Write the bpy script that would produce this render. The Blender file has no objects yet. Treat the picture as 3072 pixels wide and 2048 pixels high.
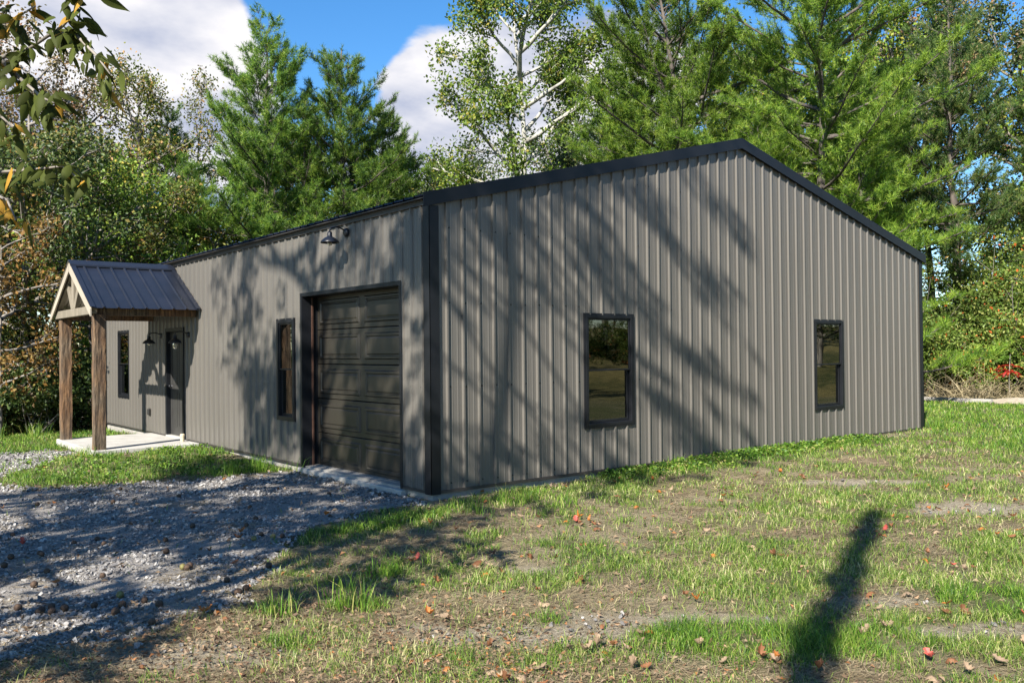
import bpy, math, random
import numpy as np
from mathutils import Vector, Matrix

# ------------------------------------------------------------------ camera, sky, sun, exposure
scn = bpy.context.scene
COL = scn.collection
R_ = math.radians
SUN_AZ, SUN_EL = 25.0, 37.6            # the light travels towards +X turned 25 deg to +Y
CAM = Vector((-5.557, -8.336, 1.619))
FA = R_(51.0)
F = Vector((math.cos(FA), math.sin(FA), 0)); RT = Vector((math.sin(FA), -math.cos(FA), 0)); UP = Vector((0, 0, 1))

def make_camera():
    pitch, roll = 0.0099, 0.0101
    f2 = F*math.cos(pitch) + UP*math.sin(pitch)
    u2 = UP*math.cos(pitch) - F*math.sin(pitch)
    r = RT*math.cos(roll) - u2*math.sin(roll)
    u = RT*math.sin(roll) + u2*math.cos(roll)
    m = Matrix(((r.x, u.x, -f2.x, CAM.x), (r.y, u.y, -f2.y, CAM.y), (r.z, u.z, -f2.z, CAM.z), (0, 0, 0, 1)))
    cd = bpy.data.cameras.new('camera'); cd.sensor_width = 36.0; cd.lens = 36.0*2622.0/3072.0
    cd.clip_start = 0.05; cd.clip_end = 3000
    co = bpy.data.objects.new('camera', cd); COL.objects.link(co); co.matrix_world = m
    scn.camera = co
make_camera()

SUN_DIR = Vector((math.cos(R_(SUN_EL))*math.cos(R_(SUN_AZ)), math.cos(R_(SUN_EL))*math.sin(R_(SUN_AZ)), -math.sin(R_(SUN_EL))))
def make_world():
    w = bpy.data.worlds.new('World'); scn.world = w; w.use_nodes = True
    nt = w.node_tree; nt.nodes.clear(); N = nt.nodes.new; L = nt.links.new
    out = N('ShaderNodeOutputWorld')
    sky = N('ShaderNodeTexSky'); sky.sky_type = 'NISHITA'; sky.sun_disc = False
    sky.sun_elevation = R_(SUN_EL)
    ts = -SUN_DIR
    sky.sun_rotation = math.atan2(ts.x, ts.y)
    sky.air_density = 1.0; sky.dust_density = 0.1; sky.ozone_density = 4.0
    b1 = N('ShaderNodeBackground'); b1.inputs['Strength'].default_value = 0.082
    hs = N('ShaderNodeHueSaturation'); hs.inputs['Saturation'].default_value = 1.25; L(sky.outputs[0], hs.inputs['Color']); L(hs.outputs[0], b1.inputs[0])
    tc = N('ShaderNodeTexCoord')
    # cumulus: direction projected on a cloud layer
    sep = N('ShaderNodeSeparateXYZ'); L(tc.outputs['Generated'], sep.inputs[0])
    zz = N('ShaderNodeMath'); zz.operation = 'ADD'; zz.inputs[1].default_value = 0.22; L(sep.outputs[2], zz.inputs[0])
    zm = N('ShaderNodeMath'); zm.operation = 'MAXIMUM'; zm.inputs[1].default_value = 0.05; L(zz.outputs[0], zm.inputs[0])
    dv = N('ShaderNodeVectorMath'); dv.operation = 'DIVIDE'
    cb = N('ShaderNodeCombineXYZ'); [L(zm.outputs[0], cb.inputs[i]) for i in range(3)]
    L(tc.outputs['Generated'], dv.inputs[0]); L(cb.outputs[0], dv.inputs[1])
    n1 = N('ShaderNodeTexNoise'); n1.inputs['Scale'].default_value = 1.5; n1.inputs['Detail'].default_value = 9; n1.inputs['Roughness'].default_value = 0.56
    L(dv.outputs[0], n1.inputs[0])
    acc = n1.outputs[0]
    def bump(d, width, amp):
        nonlocal acc
        sb = N('ShaderNodeVectorMath'); sb.operation = 'DISTANCE'; L(tc.outputs['Generated'], sb.inputs[0]); sb.inputs[1].default_value = d
        mr = N('ShaderNodeMapRange'); mr.interpolation_type = 'SMOOTHERSTEP'
        mr.inputs[1].default_value = 0.0; mr.inputs[2].default_value = width; mr.inputs[3].default_value = amp; mr.inputs[4].default_value = 0
        L(sb.outputs['Value'], mr.inputs[0])
        ad = N('ShaderNodeMath'); ad.operation = 'ADD'; L(acc, ad.inputs[0]); L(mr.outputs[0], ad.inputs[1]); acc = ad.outputs[0]
    bump((0.20, 0.92, 0.30), 0.26, 0.42)
    bump((0.34, 0.885, 0.30), 0.11, 0.16)
    bump((0.425, 0.835, 0.36), 0.12, -0.34)
    bump((0.515, 0.80, 0.29), 0.09, 0.22)
    bump((0.585, 0.76, 0.27), 0.18, 0.36)
    bump((0.70, 0.64, 0.30), 0.20, 0.18)
    bump((0.837, 0.439, 0.328), 0.12, -0.25)
    bump((0.774, 0.538, 0.36), 0.10, -0.15)
    mask = N('ShaderNodeMapRange'); mask.interpolation_type = 'SMOOTHSTEP'
    mask.inputs[1].default_value = 0.565; mask.inputs[2].default_value = 0.655; L(acc, mask.inputs[0])
    # inner shading of the clouds
    n2 = N('ShaderNodeTexNoise'); n2.inputs['Scale'].default_value = 3.6; n2.inputs['Detail'].default_value = 7
    mp = N('ShaderNodeMapping'); mp.inputs['Location'].default_value = (0.35, 0.2, 0.5); L(dv.outputs[0], mp.inputs[0]); L(mp.outputs[0], n2.inputs[0])
    cr = N('ShaderNodeValToRGB')
    cr.color_ramp.elements[0].position = 0.34; cr.color_ramp.elements[0].color = (0.42, 0.48, 0.66, 1)
    cr.color_ramp.elements[1].position = 0.60; cr.color_ramp.elements[1].color = (1.0, 0.98, 1.0, 1)
    L(n2.outputs[0], cr.inputs[0])
    b2 = N('ShaderNodeBackground'); b2.inputs['Strength'].default_value = 0.41; L(cr.outputs[0], b2.inputs[0])
    mx = N('ShaderNodeMixShader'); L(mask.outputs[0], mx.inputs[0]); L(b1.outputs[0], mx.inputs[1]); L(b2.outputs[0], mx.inputs[2])
    L(mx.outputs[0], out.inputs[0])
make_world()

sl = bpy.data.lights.new('sun', 'SUN'); sl.energy = 5.0; sl.angle = R_(0.53); sl.color = (1.0, 0.94, 0.84)
so = bpy.data.objects.new('sun', sl); COL.objects.link(so); so.location = (-20, -12, 22)
so.rotation_euler = SUN_DIR.to_track_quat('-Z', 'Y').to_euler()

scn.render.engine = 'CYCLES'
scn.view_settings.view_transform = 'Standard'; scn.view_settings.look = 'None'
scn.view_settings.exposure = 1.35; scn.view_settings.gamma = 1.0; scn.view_settings.use_curve_mapping = False
try:
    scn.cycles.use_denoising = True; scn.cycles.denoiser = 'OPENIMAGEDENOISE'; scn.cycles.denoising_prefilter = 'NONE'; scn.cycles.denoising_input_passes = 'RGB_ALBEDO_NORMAL'
    scn.cycles.max_bounces = 8; scn.cycles.transparent_max_bounces = 12; scn.cycles.diffuse_bounces = 3; scn.cycles.glossy_bounces = 4
    scn.cycles.caustics_reflective = False; scn.cycles.caustics_refractive = False
except Exception:
    pass

# ------------------------------------------------------------------ helpers
rng = np.random.default_rng(7)
def V(*a): return np.array(a, float)

def raw_mesh(name, verts, faces, mats, smooth=False, mat_idx=None):
    """verts (N,3); faces: (M,k) array or list of arrays of different k"""
    if not isinstance(faces, list): faces = [faces]
    faces = [np.asarray(f, np.int32) for f in faces if len(f)]
    me = bpy.data.meshes.new(name)
    verts = np.asarray(verts, np.float32)
    me.vertices.add(len(verts)); me.vertices.foreach_set('co', verts.ravel())
    loops = np.concatenate([f.ravel() for f in faces]); nf = sum(len(f) for f in faces)
    tot = np.concatenate([np.full(len(f), f.shape[1], np.int32) for f in faces])
    st = np.concatenate([[0], np.cumsum(tot)[:-1]]).astype(np.int32)
    me.loops.add(len(loops)); me.loops.foreach_set('vertex_index', loops)
    me.polygons.add(nf); me.polygons.foreach_set('loop_start', st); me.polygons.foreach_set('loop_total', tot)
    if not isinstance(mats, (list, tuple)): mats = [mats]
    for m in mats: me.materials.append(m)
    if mat_idx is not None: me.polygons.foreach_set('material_index', np.asarray(mat_idx, np.int32))
    me.polygons.foreach_set('use_smooth', np.full(nf, bool(smooth)))
    me.update(calc_edges=True)
    return me

class MB:
    def __init__(s): s.v = []; s.f3 = []; s.f4 = []; s.n = 0
    def add(s, verts, f4=(), f3=()):
        b = s.n; s.v.extend(tuple(map(float, p)) for p in verts); s.n += len(verts)
        s.f4.extend(tuple(b+i for i in f) for f in f4); s.f3.extend(tuple(b+i for i in f) for f in f3); return s
    def box(s, a, b):
        x0, y0, z0 = [min(a[i], b[i]) for i in range(3)]; x1, y1, z1 = [max(a[i], b[i]) for i in range(3)]
        return s.add([(x0,y0,z0),(x1,y0,z0),(x1,y1,z0),(x0,y1,z0),(x0,y0,z1),(x1,y0,z1),(x1,y1,z1),(x0,y1,z1)],
            [(0,3,2,1),(4,5,6,7),(0,1,5,4),(1,2,6,5),(2,3,7,6),(3,0,4,7)])
    def obox(s, c, ax, ay, az):
        """box from centre and three half axes"""
        c, ax, ay, az = map(np.asarray, (c, ax, ay, az))
        p = [c+i*ax+j*ay+k*az for k in (-1,1) for j in (-1,1) for i in (-1,1)]
        return s.add(p, [(0,2,3,1),(4,5,7,6),(0,1,5,4),(1,3,7,5),(3,2,6,7),(2,0,4,6)])
    def quad(s, a, b, c, d): return s.add([a, b, c, d], [(0,1,2,3)])
    def prism(s, poly, d):
        """extrude polygon (list of 3-D points) along vector d"""
        n = len(poly); d = np.asarray(d, float)
        P = [np.asarray(p, float) for p in poly]
        b = s.n
        s.add(P + [p+d for p in P], [(i, (i+1) % n, (i+1) % n+n, i+n) for i in range(n)])
        for i in range(1, n-1):
            s.f3.append((b, b+i+1, b+i)); s.f3.append((b+n, b+n+i, b+n+i+1))
        return s
    def tube(s, pts, rad, n=8, cap=True):
        pts = [np.asarray(p, float) for p in pts]
        if np.isscalar(rad): rad = [rad]*len(pts)
        t0 = pts[1]-pts[0]; ref = np.array([0,0,1.]) if abs(t0[2]) < .9*np.linalg.norm(t0) else np.array([1.,0,0])
        b = s.n; vs = []
        u = None
        for i, p in enumerate(pts):
            t = pts[min(i+1, len(pts)-1)] - pts[max(i-1, 0)]; t = t/(np.linalg.norm(t)+1e-9)
            u = np.cross(t, ref) if u is None else u - t*np.dot(u, t)
            u = u/(np.linalg.norm(u)+1e-9); w = np.cross(t, u)
            for k in range(n):
                a = 2*math.pi*k/n; vs.append(p + rad[i]*(math.cos(a)*u + math.sin(a)*w))
        f = [(i*n+k, i*n+(k+1) % n, (i+1)*n+(k+1) % n, (i+1)*n+k) for i in range(len(pts)-1) for k in range(n)]
        s.add(vs, f)
        if cap:
            for o in (0, (len(pts)-1)*n):
                for k in range(1, n-1): s.f3.append((b+o, b+o+k, b+o+k+1))
        return s
    def lathe(s, prof, c, n=20, axis=(0,0,1)):
        """prof list of (r, h)"""
        c = np.asarray(c, float); ax = np.asarray(axis, float); ax /= np.linalg.norm(ax)
        ref = np.array([1.,0,0]) if abs(ax[0]) < .9 else np.array([0,1.,0])
        u = np.cross(ax, ref); u /= np.linalg.norm(u); w = np.cross(ax, u)
        vs = [c + h*ax + r*(math.cos(2*math.pi*k/n)*u+math.sin(2*math.pi*k/n)*w) for r, h in prof for k in range(n)]
        return s.add(vs, [(i*n+k, i*n+(k+1) % n, (i+1)*n+(k+1) % n, (i+1)*n+k) for i in range(len(prof)-1) for k in range(n)])
    def mesh(s, name, mat, smooth=False):
        return raw_mesh(name, np.array(s.v), [np.array(s.f4, np.int32).reshape(-1,4), np.array(s.f3, np.int32).reshape(-1,3)], mat, smooth)
    def build(s, name, mat, parent=None, smooth=False, bevel=0):
        o = link(name, s.mesh(name, mat, smooth), parent)
        if bevel:
            md = o.modifiers.new('bevel', 'BEVEL'); md.width = bevel; md.segments = 2; md.limit_method = 'ANGLE'
        return o

def link(name, data, parent=None):
    o = bpy.data.objects.new(name, data); COL.objects.link(o)
    if parent is not None: o.parent = parent
    return o
def thing(name, label, cat, loc=(0,0,0), rz=0, group=None, scale=1):
    o = link(name, None); o.location = loc; o.rotation_euler = (0,0,rz); o.scale = (scale,)*3 if np.isscalar(scale) else scale
    o.empty_display_size = .2
    return tag(o, label, cat, group)
def tag(o, label=None, cat=None, group=None, kind=None):
    if label: o['label'] = label
    if cat: o['category'] = cat
    if group: o['group'] = group
    if kind: o['kind'] = kind
    return o

# ---- numpy noise
def _h(ix, iy, seed):
    h = (ix.astype(np.int64)*374761393 + iy.astype(np.int64)*668265263 + seed*1442695041) & 0x7fffffff
    h = ((h ^ (h >> 13))*1274126177) & 0x7fffffff
    return ((h ^ (h >> 16)) & 0xffff)/65535.0
def vnoise(x, y, seed=0):
    x = np.asarray(x, float); y = np.asarray(y, float)
    ix = np.floor(x); iy = np.floor(y); fx = x-ix; fy = y-iy
    fx = fx*fx*(3-2*fx); fy = fy*fy*(3-2*fy)
    a = _h(ix, iy, seed); b = _h(ix+1, iy, seed); c = _h(ix, iy+1, seed); d = _h(ix+1, iy+1, seed)
    return (a*(1-fx)+b*fx)*(1-fy) + (c*(1-fx)+d*fx)*fy
def fbm(x, y, seed=0, oct=4):
    s = 0; a = .5; t = 0
    for o in range(oct):
        s = s + a*vnoise(np.asarray(x)*2**o, np.asarray(y)*2**o, seed+o*17); t += a; a *= .5
    return s/t
def sst(a, b, x):
    t = np.clip((np.asarray(x, float)-a)/(b-a), 0, 1); return t*t*(3-2*t)

# ------------------------------------------------------------------ materials
MATS = {}
def new_mat(name):
    m = bpy.data.materials.new(name); m.use_nodes = True; m.node_tree.nodes.clear(); MATS[name] = m
    return m, m.node_tree.nodes.new, m.node_tree.links.new
def pmat(name, c1, c2=None, rough=.6, metal=0, scale=6, stretch=(1,1,1), bump=0, bscale=60, spec=.5, ramp=(.35,.65), detail=5, coat=0):
    m, N, L = new_mat(name)
    out = N('ShaderNodeOutputMaterial'); p = N('ShaderNodeBsdfPrincipled'); L(p.outputs[0], out.inputs[0])
    p.inputs['Roughness'].default_value = rough; p.inputs['Metallic'].default_value = metal
    p.inputs['Specular IOR Level'].default_value = spec; p.inputs['Coat Weight'].default_value = coat
    tc = N('ShaderNodeTexCoord'); mp = N('ShaderNodeMapping'); mp.inputs['Scale'].default_value = stretch; L(tc.outputs['Object'], mp.inputs[0])
    if c2 is None: c2 = tuple(x*.86 for x in c1)
    n = N('ShaderNodeTexNoise'); n.inputs['Scale'].default_value = scale; n.inputs['Detail'].default_value = detail; L(mp.outputs[0], n.inputs[0])
    r = N('ShaderNodeValToRGB'); r.color_ramp.elements[0].position = ramp[0]; r.color_ramp.elements[1].position = ramp[1]
    r.color_ramp.elements[0].color = (*c2, 1); r.color_ramp.elements[1].color = (*c1, 1)
    L(n.outputs[0], r.inputs[0]); L(r.outputs[0], p.inputs['Base Color'])
    rr = N('ShaderNodeMapRange'); rr.inputs[3].default_value = max(rough-.07, .02); rr.inputs[4].default_value = min(rough+.07, 1)
    L(n.outputs[0], rr.inputs[0]); L(rr.outputs[0], p.inputs['Roughness'])
    if bump:
        nb = N('ShaderNodeTexNoise'); nb.inputs['Scale'].default_value = bscale; nb.inputs['Detail'].default_value = 6; L(mp.outputs[0], nb.inputs[0])
        b = N('ShaderNodeBump'); b.inputs['Strength'].default_value = bump; b.inputs['Distance'].default_value = .02
        L(nb.outputs[0], b.inputs['Height']); L(b.outputs[0], p.inputs['Normal'])
    return m
def leaf_mat(name, stops, trans=.35, rough=.5, objvar=.12, patch=1.2, clump=.9, spec=.35):
    """stops: list of (pos, colour) along a per-leaf random value"""
    m, N, L = new_mat(name)
    out = N('ShaderNodeOutputMaterial')
    g = N('ShaderNodeNewGeometry'); oi = N('ShaderNodeObjectInfo'); tc = N('ShaderNodeTexCoord')
    n = N('ShaderNodeTexNoise'); n.inputs['Scale'].default_value = patch; n.inputs['Detail'].default_value = 2; L(tc.outputs['Object'], n.inputs[0])
    # random value bent by a patch noise so that colours come in clumps
    a = N('ShaderNodeMath'); a.operation = 'MULTIPLY_ADD'; L(n.outputs[0], a.inputs[0]); a.inputs[1].default_value = clump; a.inputs[2].default_value = -clump/2
    b = N('ShaderNodeMath'); b.operation = 'ADD'; b.use_clamp = True; L(a.outputs[0], b.inputs[0]); L(g.outputs['Random Per Island'], b.inputs[1])
    r = N('ShaderNodeValToRGB')
    el = r.color_ramp.elements
    while len(el) < len(stops): el.new(.5)
    for e, (p, c) in zip(el, stops): e.position = p; e.color = (*c, 1)
    L(b.outputs[0], r.inputs[0])
    hs = N('ShaderNodeHueSaturation')
    hv = N('ShaderNodeMapRange'); hv.inputs[3].default_value = 1-objvar*1.6; hv.inputs[4].default_value = 1+objvar*1.6; L(oi.outputs['Random'], hv.inputs[0]); L(hv.outputs[0], hs.inputs['Value'])
    L(r.outputs[0], hs.inputs['Color'])
    p = N('ShaderNodeBsdfPrincipled'); p.inputs['Roughness'].default_value = rough; p.inputs['Specular IOR Level'].default_value = spec
    L(hs.outputs[0], p.inputs['Base Color'])
    t = N('ShaderNodeBsdfTranslucent'); L(hs.outputs[0], t.inputs[0])
    mx = N('ShaderNodeMixShader'); mx.inputs[0].default_value = trans; L(p.outputs[0], mx.inputs[1]); L(t.outputs[0], mx.inputs[2]); L(mx.outputs[0], out.inputs[0])
    return m

M_WALL = pmat('wall_metal', (.120,.111,.098), (.112,.104,.092), rough=.31, scale=1.3, stretch=(1,1,.35), spec=.5)
M_BLACK = pmat('black_trim', (.011,.012,.015), (.008,.009,.011), rough=.38, scale=3, spec=.3)
M_DARKB = pmat('bronze_trim', (.040,.036,.033), (.032,.029,.027), rough=.42, scale=3)
M_ROOF = pmat('charcoal_roof', (.013,.016,.026), (.010,.013,.021), rough=.40, scale=2.5)
M_BACKER = pmat('pale_backer', (.56,.52,.44), (.50,.46,.39), rough=.6, scale=2)
M_TAN = pmat('tan_trim', (.38,.34,.27), (.34,.30,.24), rough=.5, scale=2)
M_CONC = pmat('concrete', (.42,.405,.375), (.33,.32,.295), rough=.9, scale=3, bump=.25, bscale=90, detail=9)
M_SLAB = pmat('foundation_concrete', (.33,.315,.285), (.24,.225,.205), rough=.92, scale=4, bump=.3, bscale=70, detail=9)
M_GDOOR = pmat('garage_door_paint', (.026,.023,.018), (.025,.022,.0175), rough=.34, scale=4)
M_EDOOR = pmat('entry_door_paint', (.038,.037,.035), (.032,.031,.030), rough=.45, scale=4)
M_LAMP = pmat('lamp_enamel', (.016,.018,.024), (.012,.013,.017), rough=.35, scale=9)
M_STRIP = pmat('brown_seal', (.070,.034,.022), (.05,.025,.017), rough=.6, scale=12)
M_MINT = pmat('mint_sash', (.20,.52,.38), (.16,.44,.32), rough=.5, scale=5)
M_IN = pmat('inner_wall', (.30,.28,.25), (.25,.235,.21), rough=.8, scale=2)
M_INFL = pmat('inner_floor', (.22,.21,.19), (.17,.16,.15), rough=.8, scale=2)
M_LIME = pmat('lime_plastic', (.62,.58,.06), (.5,.48,.05), rough=.4, scale=9)
M_WHITE = pmat('white_plastic', (.62,.66,.62), (.55,.58,.55), rough=.5, scale=9)
M_SCREW = pmat('screw_steel', (.045,.042,.038), (.03,.028,.025), rough=.4, metal=.4, scale=50)
M_PINEWOOD = pmat('pale_timber', (.215,.185,.14), (.155,.135,.10), rough=.75, scale=7, stretch=(1,1,.3), bump=.15, bscale=50)
M_CREAM = pmat('cream_pipe', (.55,.47,.33), (.42,.35,.25), rough=.7, scale=30)
M_GREYWOOD = pmat('weathered_timber', (.36,.345,.32), (.24,.225,.21), rough=.85, scale=9, stretch=(1,.15,1), bump=.3)
M_PBARK = pmat('pine_bark', (.13,.108,.092), (.05,.042,.038), rough=.95, scale=9, stretch=(1,1,.35), bump=.8, bscale=14)
M_GBARK = pmat('grey_bark', (.27,.245,.21), (.12,.105,.09), rough=.95, scale=7, stretch=(1,1,.4), bump=.6, bscale=18)
M_WBARK = pmat('white_bark', (.36,.35,.31), (.20,.19,.165), rough=.9, scale=3, stretch=(1,1,.5), bump=.3, bscale=20, ramp=(.3,.5))
M_NUT = pmat('nut_husk', (.085,.05,.028), (.035,.02,.013), rough=.8, scale=30, bump=.5, bscale=40)
M_NUTG = pmat('green_husk', (.20,.19,.06), (.12,.09,.03), rough=.7, scale=30, bump=.4, bscale=40)

def beam_mat():
    m, N, L = new_mat('rough_sawn_beam')
    out = N('ShaderNodeOutputMaterial'); p = N('ShaderNodeBsdfPrincipled'); L(p.outputs[0], out.inputs[0]); p.inputs['Roughness'].default_value = .85
    tc = N('ShaderNodeTexCoord'); mp = N('ShaderNodeMapping'); mp.inputs['Scale'].default_value = (14,14,1.3); L(tc.outputs['Object'], mp.inputs[0])
    n = N('ShaderNodeTexNoise'); n.inputs['Scale'].default_value = 2.2; n.inputs['Detail'].default_value = 8; n.inputs['Roughness'].default_value = .65; L(mp.outputs[0], n.inputs[0])
    n2 = N('ShaderNodeTexNoise'); n2.inputs['Scale'].default_value = 1.4; L(tc.outputs['Object'], n2.inputs[0])
    r = N('ShaderNodeValToRGB'); e = r.color_ramp.elements; e.new(.5)
    e[0].position = .33; e[0].color = (.022,.015,.010,1); e[1].position = .5; e[1].color = (.105,.072,.044,1); e[2].position = .68; e[2].color = (.22,.155,.092,1)
    L(n.outputs[0], r.inputs[0])
    r2 = N('ShaderNodeValToRGB'); r2.color_ramp.elements[0].color = (.85,.9,.95,1); r2.color_ramp.elements[1].color = (1.1,.78,.52,1); r2.color_ramp.elements[0].position = .4; r2.color_ramp.elements[1].position = .62
    L(n2.outputs[0], r2.inputs[0])
    mx = N('ShaderNodeMix'); mx.data_type = 'RGBA'; mx.blend_type = 'MULTIPLY'; mx.inputs[0].default_value = .8; L(r.outputs[0], mx.inputs[6]); L(r2.outputs[0], mx.inputs[7])
    L(mx.outputs[2], p.inputs['Base Color'])
    b = N('ShaderNodeBump'); b.inputs['Strength'].default_value = 1.0; b.inputs['Distance'].default_value = .03; L(n.outputs[0], b.inputs['Height']); L(b.outputs[0], p.inputs['Normal'])
    return m
M_BEAM = beam_mat()

def glass_mat():
    m, N, L = new_mat('window_glass')
    out = N('ShaderNodeOutputMaterial')
    tr = N('ShaderNodeBsdfTransparent'); tr.inputs[0].default_value = (.40,.50,.42,1)
    gl = N('ShaderNodeBsdfGlossy'); gl.inputs['Roughness'].default_value = .015; gl.inputs['Color'].default_value = (.86,.88,.84,1)
    tc = N('ShaderNodeTexCoord'); mp = N('ShaderNodeMapping'); mp.inputs['Scale'].default_value = (1,1,2.2); L(tc.outputs['Object'], mp.inputs[0])
    n = N('ShaderNodeTexNoise'); n.inputs['Scale'].default_value = 1.6; n.inputs['Detail'].default_value = 1; L(mp.outputs[0], n.inputs[0])
    b = N('ShaderNodeBump'); b.inputs['Strength'].default_value = .05; b.inputs['Distance'].default_value = .02; L(n.outputs[0], b.inputs['Height']); L(b.outputs[0], gl.inputs['Normal'])
    fr = N('ShaderNodeFresnel'); fr.inputs[0].default_value = 1.6
    ad = N('ShaderNodeMath'); ad.operation = 'MULTIPLY_ADD'; ad.use_clamp = True; L(fr.outputs[0], ad.inputs[0]); ad.inputs[1].default_value = 1.8; ad.inputs[2].default_value = .05
    mx = N('ShaderNodeMixShader'); L(ad.outputs[0], mx.inputs[0]); L(tr.outputs[0], mx.inputs[1]); L(gl.outputs[0], mx.inputs[2]); L(mx.outputs[0], out.inputs[0])
    return m
M_GLASS = glass_mat()
def bulb_mat():
    m, N, L = new_mat('bulb_glass'); out = N('ShaderNodeOutputMaterial'); p = N('ShaderNodeBsdfPrincipled')
    p.inputs['Base Color'].default_value = (.85,.78,.62,1); p.inputs['Roughness'].default_value = .08; p.inputs['Transmission Weight'].default_value = .75
    L(p.outputs[0], out.inputs[0]); return m
M_BULB = bulb_mat()

# foliage
M_PINE = leaf_mat('pine_needles', [(0,(.032,.085,.018)),(.40,(.110,.225,.032)),(.8,(.215,.350,.045)),(1,(.32,.41,.065))], trans=.44, rough=.45, patch=3.0, clump=2.0)
M_PINEY = leaf_mat('sunny_pine_needles', [(0,(.042,.100,.016)),(.35,(.135,.255,.028)),(.75,(.250,.385,.042)),(1,(.36,.45,.07))], trans=.44, rough=.45, patch=3.0, clump=2.0)
M_PINEB = leaf_mat('blue_pine_needles', [(0,(.030,.078,.022)),(.45,(.100,.195,.046)),(.82,(.190,.29,.07)),(1,(.33,.33,.10))], trans=.44, rough=.45, patch=3.0, clump=2.0)
M_GREEN = leaf_mat('green_leaves', [(0,(0.050,0.101,0.011)),(.5,(0.137,0.223,0.023)),(.85,(0.245,0.331,0.043)),(1,(0.374,0.317,0.054))], trans=.36)
M_OLIVE = leaf_mat('olive_leaves', [(0,(0.051,0.072,0.013)),(.45,(0.127,0.166,0.029)),(.8,(0.240,0.231,0.051)),(1,(0.380,0.212,0.062))], trans=.36)
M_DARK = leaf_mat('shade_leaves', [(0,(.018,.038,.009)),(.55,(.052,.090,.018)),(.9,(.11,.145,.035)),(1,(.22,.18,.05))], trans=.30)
M_GOLD = leaf_mat('golden_leaves', [(0,(0.083,0.054,0.014)),(.4,(0.203,0.115,0.028)),(.75,(0.300,0.158,0.038)),(1,(0.330,0.245,0.084))], trans=.38)
M_TANL = leaf_mat('tan_leaves', [(0,(0.066,0.066,0.022)),(.4,(0.187,0.154,0.055)),(.75,(0.330,0.253,0.121)),(1,(0.374,0.187,0.099))], trans=.34)
M_VINE = leaf_mat('vine_leaves', [(0,(0.045,0.086,0.014)),(.45,(0.128,0.203,0.031)),(.8,(0.224,0.288,0.059)),(.97,(0.329,0.328,0.105)),(1,(0.628,0.156,0.035))], trans=.33)
M_RED = leaf_mat('red_leaves', [(0,(.30,.012,.012)),(.6,(.55,.025,.02)),(1,(.62,.10,.04))], trans=.35)
M_BLIME = leaf_mat('bright_leaves', [(0,(.08,.17,.02)),(1,(.18,.33,.05))], trans=.4)
M_GRASS = leaf_mat('grass_blades', [(0,(.022,.060,.007)),(.45,(.110,.205,.022)),(.78,(.225,.300,.055)),(.91,(.36,.36,.13)),(1,(.50,.46,.24))], trans=.30, rough=.5, patch=.8)
M_LUSH = leaf_mat('lush_grass_blades', [(0,(.022,.070,.008)),(.5,(.105,.225,.020)),(.9,(.23,.34,.045)),(1,(.38,.36,.12))], trans=.32, rough=.5, patch=.9)
M_STRAW = leaf_mat('straw', [(0,(.070,.048,.028)),(.5,(.25,.19,.105)),(1,(.47,.385,.24))], trans=.12, rough=.7)
M_LITTER = leaf_mat('leaf_litter', [(0,(.09,.052,.030)),(.4,(.20,.135,.085)),(.75,(.31,.225,.145)),(1,(.33,.14,.05))], trans=.15, rough=.7)
M_ORANGE = leaf_mat('orange_leaf', [(0,(.33,.10,.020)),(1,(.42,.16,.035))], trans=.22, rough=.6)
M_RUST = leaf_mat('rust_leaf', [(0,(.13,.055,.025)),(1,(.22,.095,.04))], trans=.18, rough=.65)
M_BEIGE = leaf_mat('beige_leaf', [(0,(.20,.135,.085)),(1,(.31,.225,.145))], trans=.15, rough=.7)
M_CRIM = leaf_mat('crimson_leaf', [(0,(.40,.055,.045)),(1,(.50,.12,.09))], trans=.25, rough=.55)
M_HICK = leaf_mat('hickory_leaf', [(0,(.030,.045,.010)),(.6,(.062,.078,.016)),(.9,(.12,.105,.02)),(1,(.30,.16,.03))], trans=.42, rough=.6, objvar=.28, spec=.12)
M_HICKY = leaf_mat('yellow_hickory_leaf', [(0,(.38,.24,.04)),(1,(.52,.28,.04))], trans=.42, rough=.6, objvar=.2, spec=.12)
M_DEADW = leaf_mat('dead_weed', [(0,(.22,.17,.09)),(.6,(.38,.31,.18)),(1,(.50,.43,.28))], trans=.15, rough=.75)

def gravel_mat():
    m, N, L = new_mat('gravel_stone'); out = N('ShaderNodeOutputMaterial'); p = N('ShaderNodeBsdfPrincipled'); L(p.outputs[0], out.inputs[0]); p.inputs['Roughness'].default_value = .85
    g = N('ShaderNodeNewGeometry'); r = N('ShaderNodeValToRGB'); e = r.color_ramp.elements; e.new(.6)
    e[0].position = 0; e[0].color = (.10,.095,.095,1); e[1].position = .6; e[1].color = (.20,.19,.182,1); e[2].position = 1; e[2].color = (.38,.36,.335,1)
    L(g.outputs['Random Per Island'], r.inputs[0]); L(r.outputs[0], p.inputs['Base Color'])
    return m
M_STONE = gravel_mat()
M_DRIVE = pmat('gravel_bed', (.27,.245,.215), (.15,.138,.125), rough=.95, scale=38, bump=1.0, bscale=70, detail=8, ramp=(.3,.7))
M_SAND = pmat('pale_sand', (.36,.31,.24), (.27,.23,.175), rough=.95, scale=9, bump=.5, bscale=60, detail=8)

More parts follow.
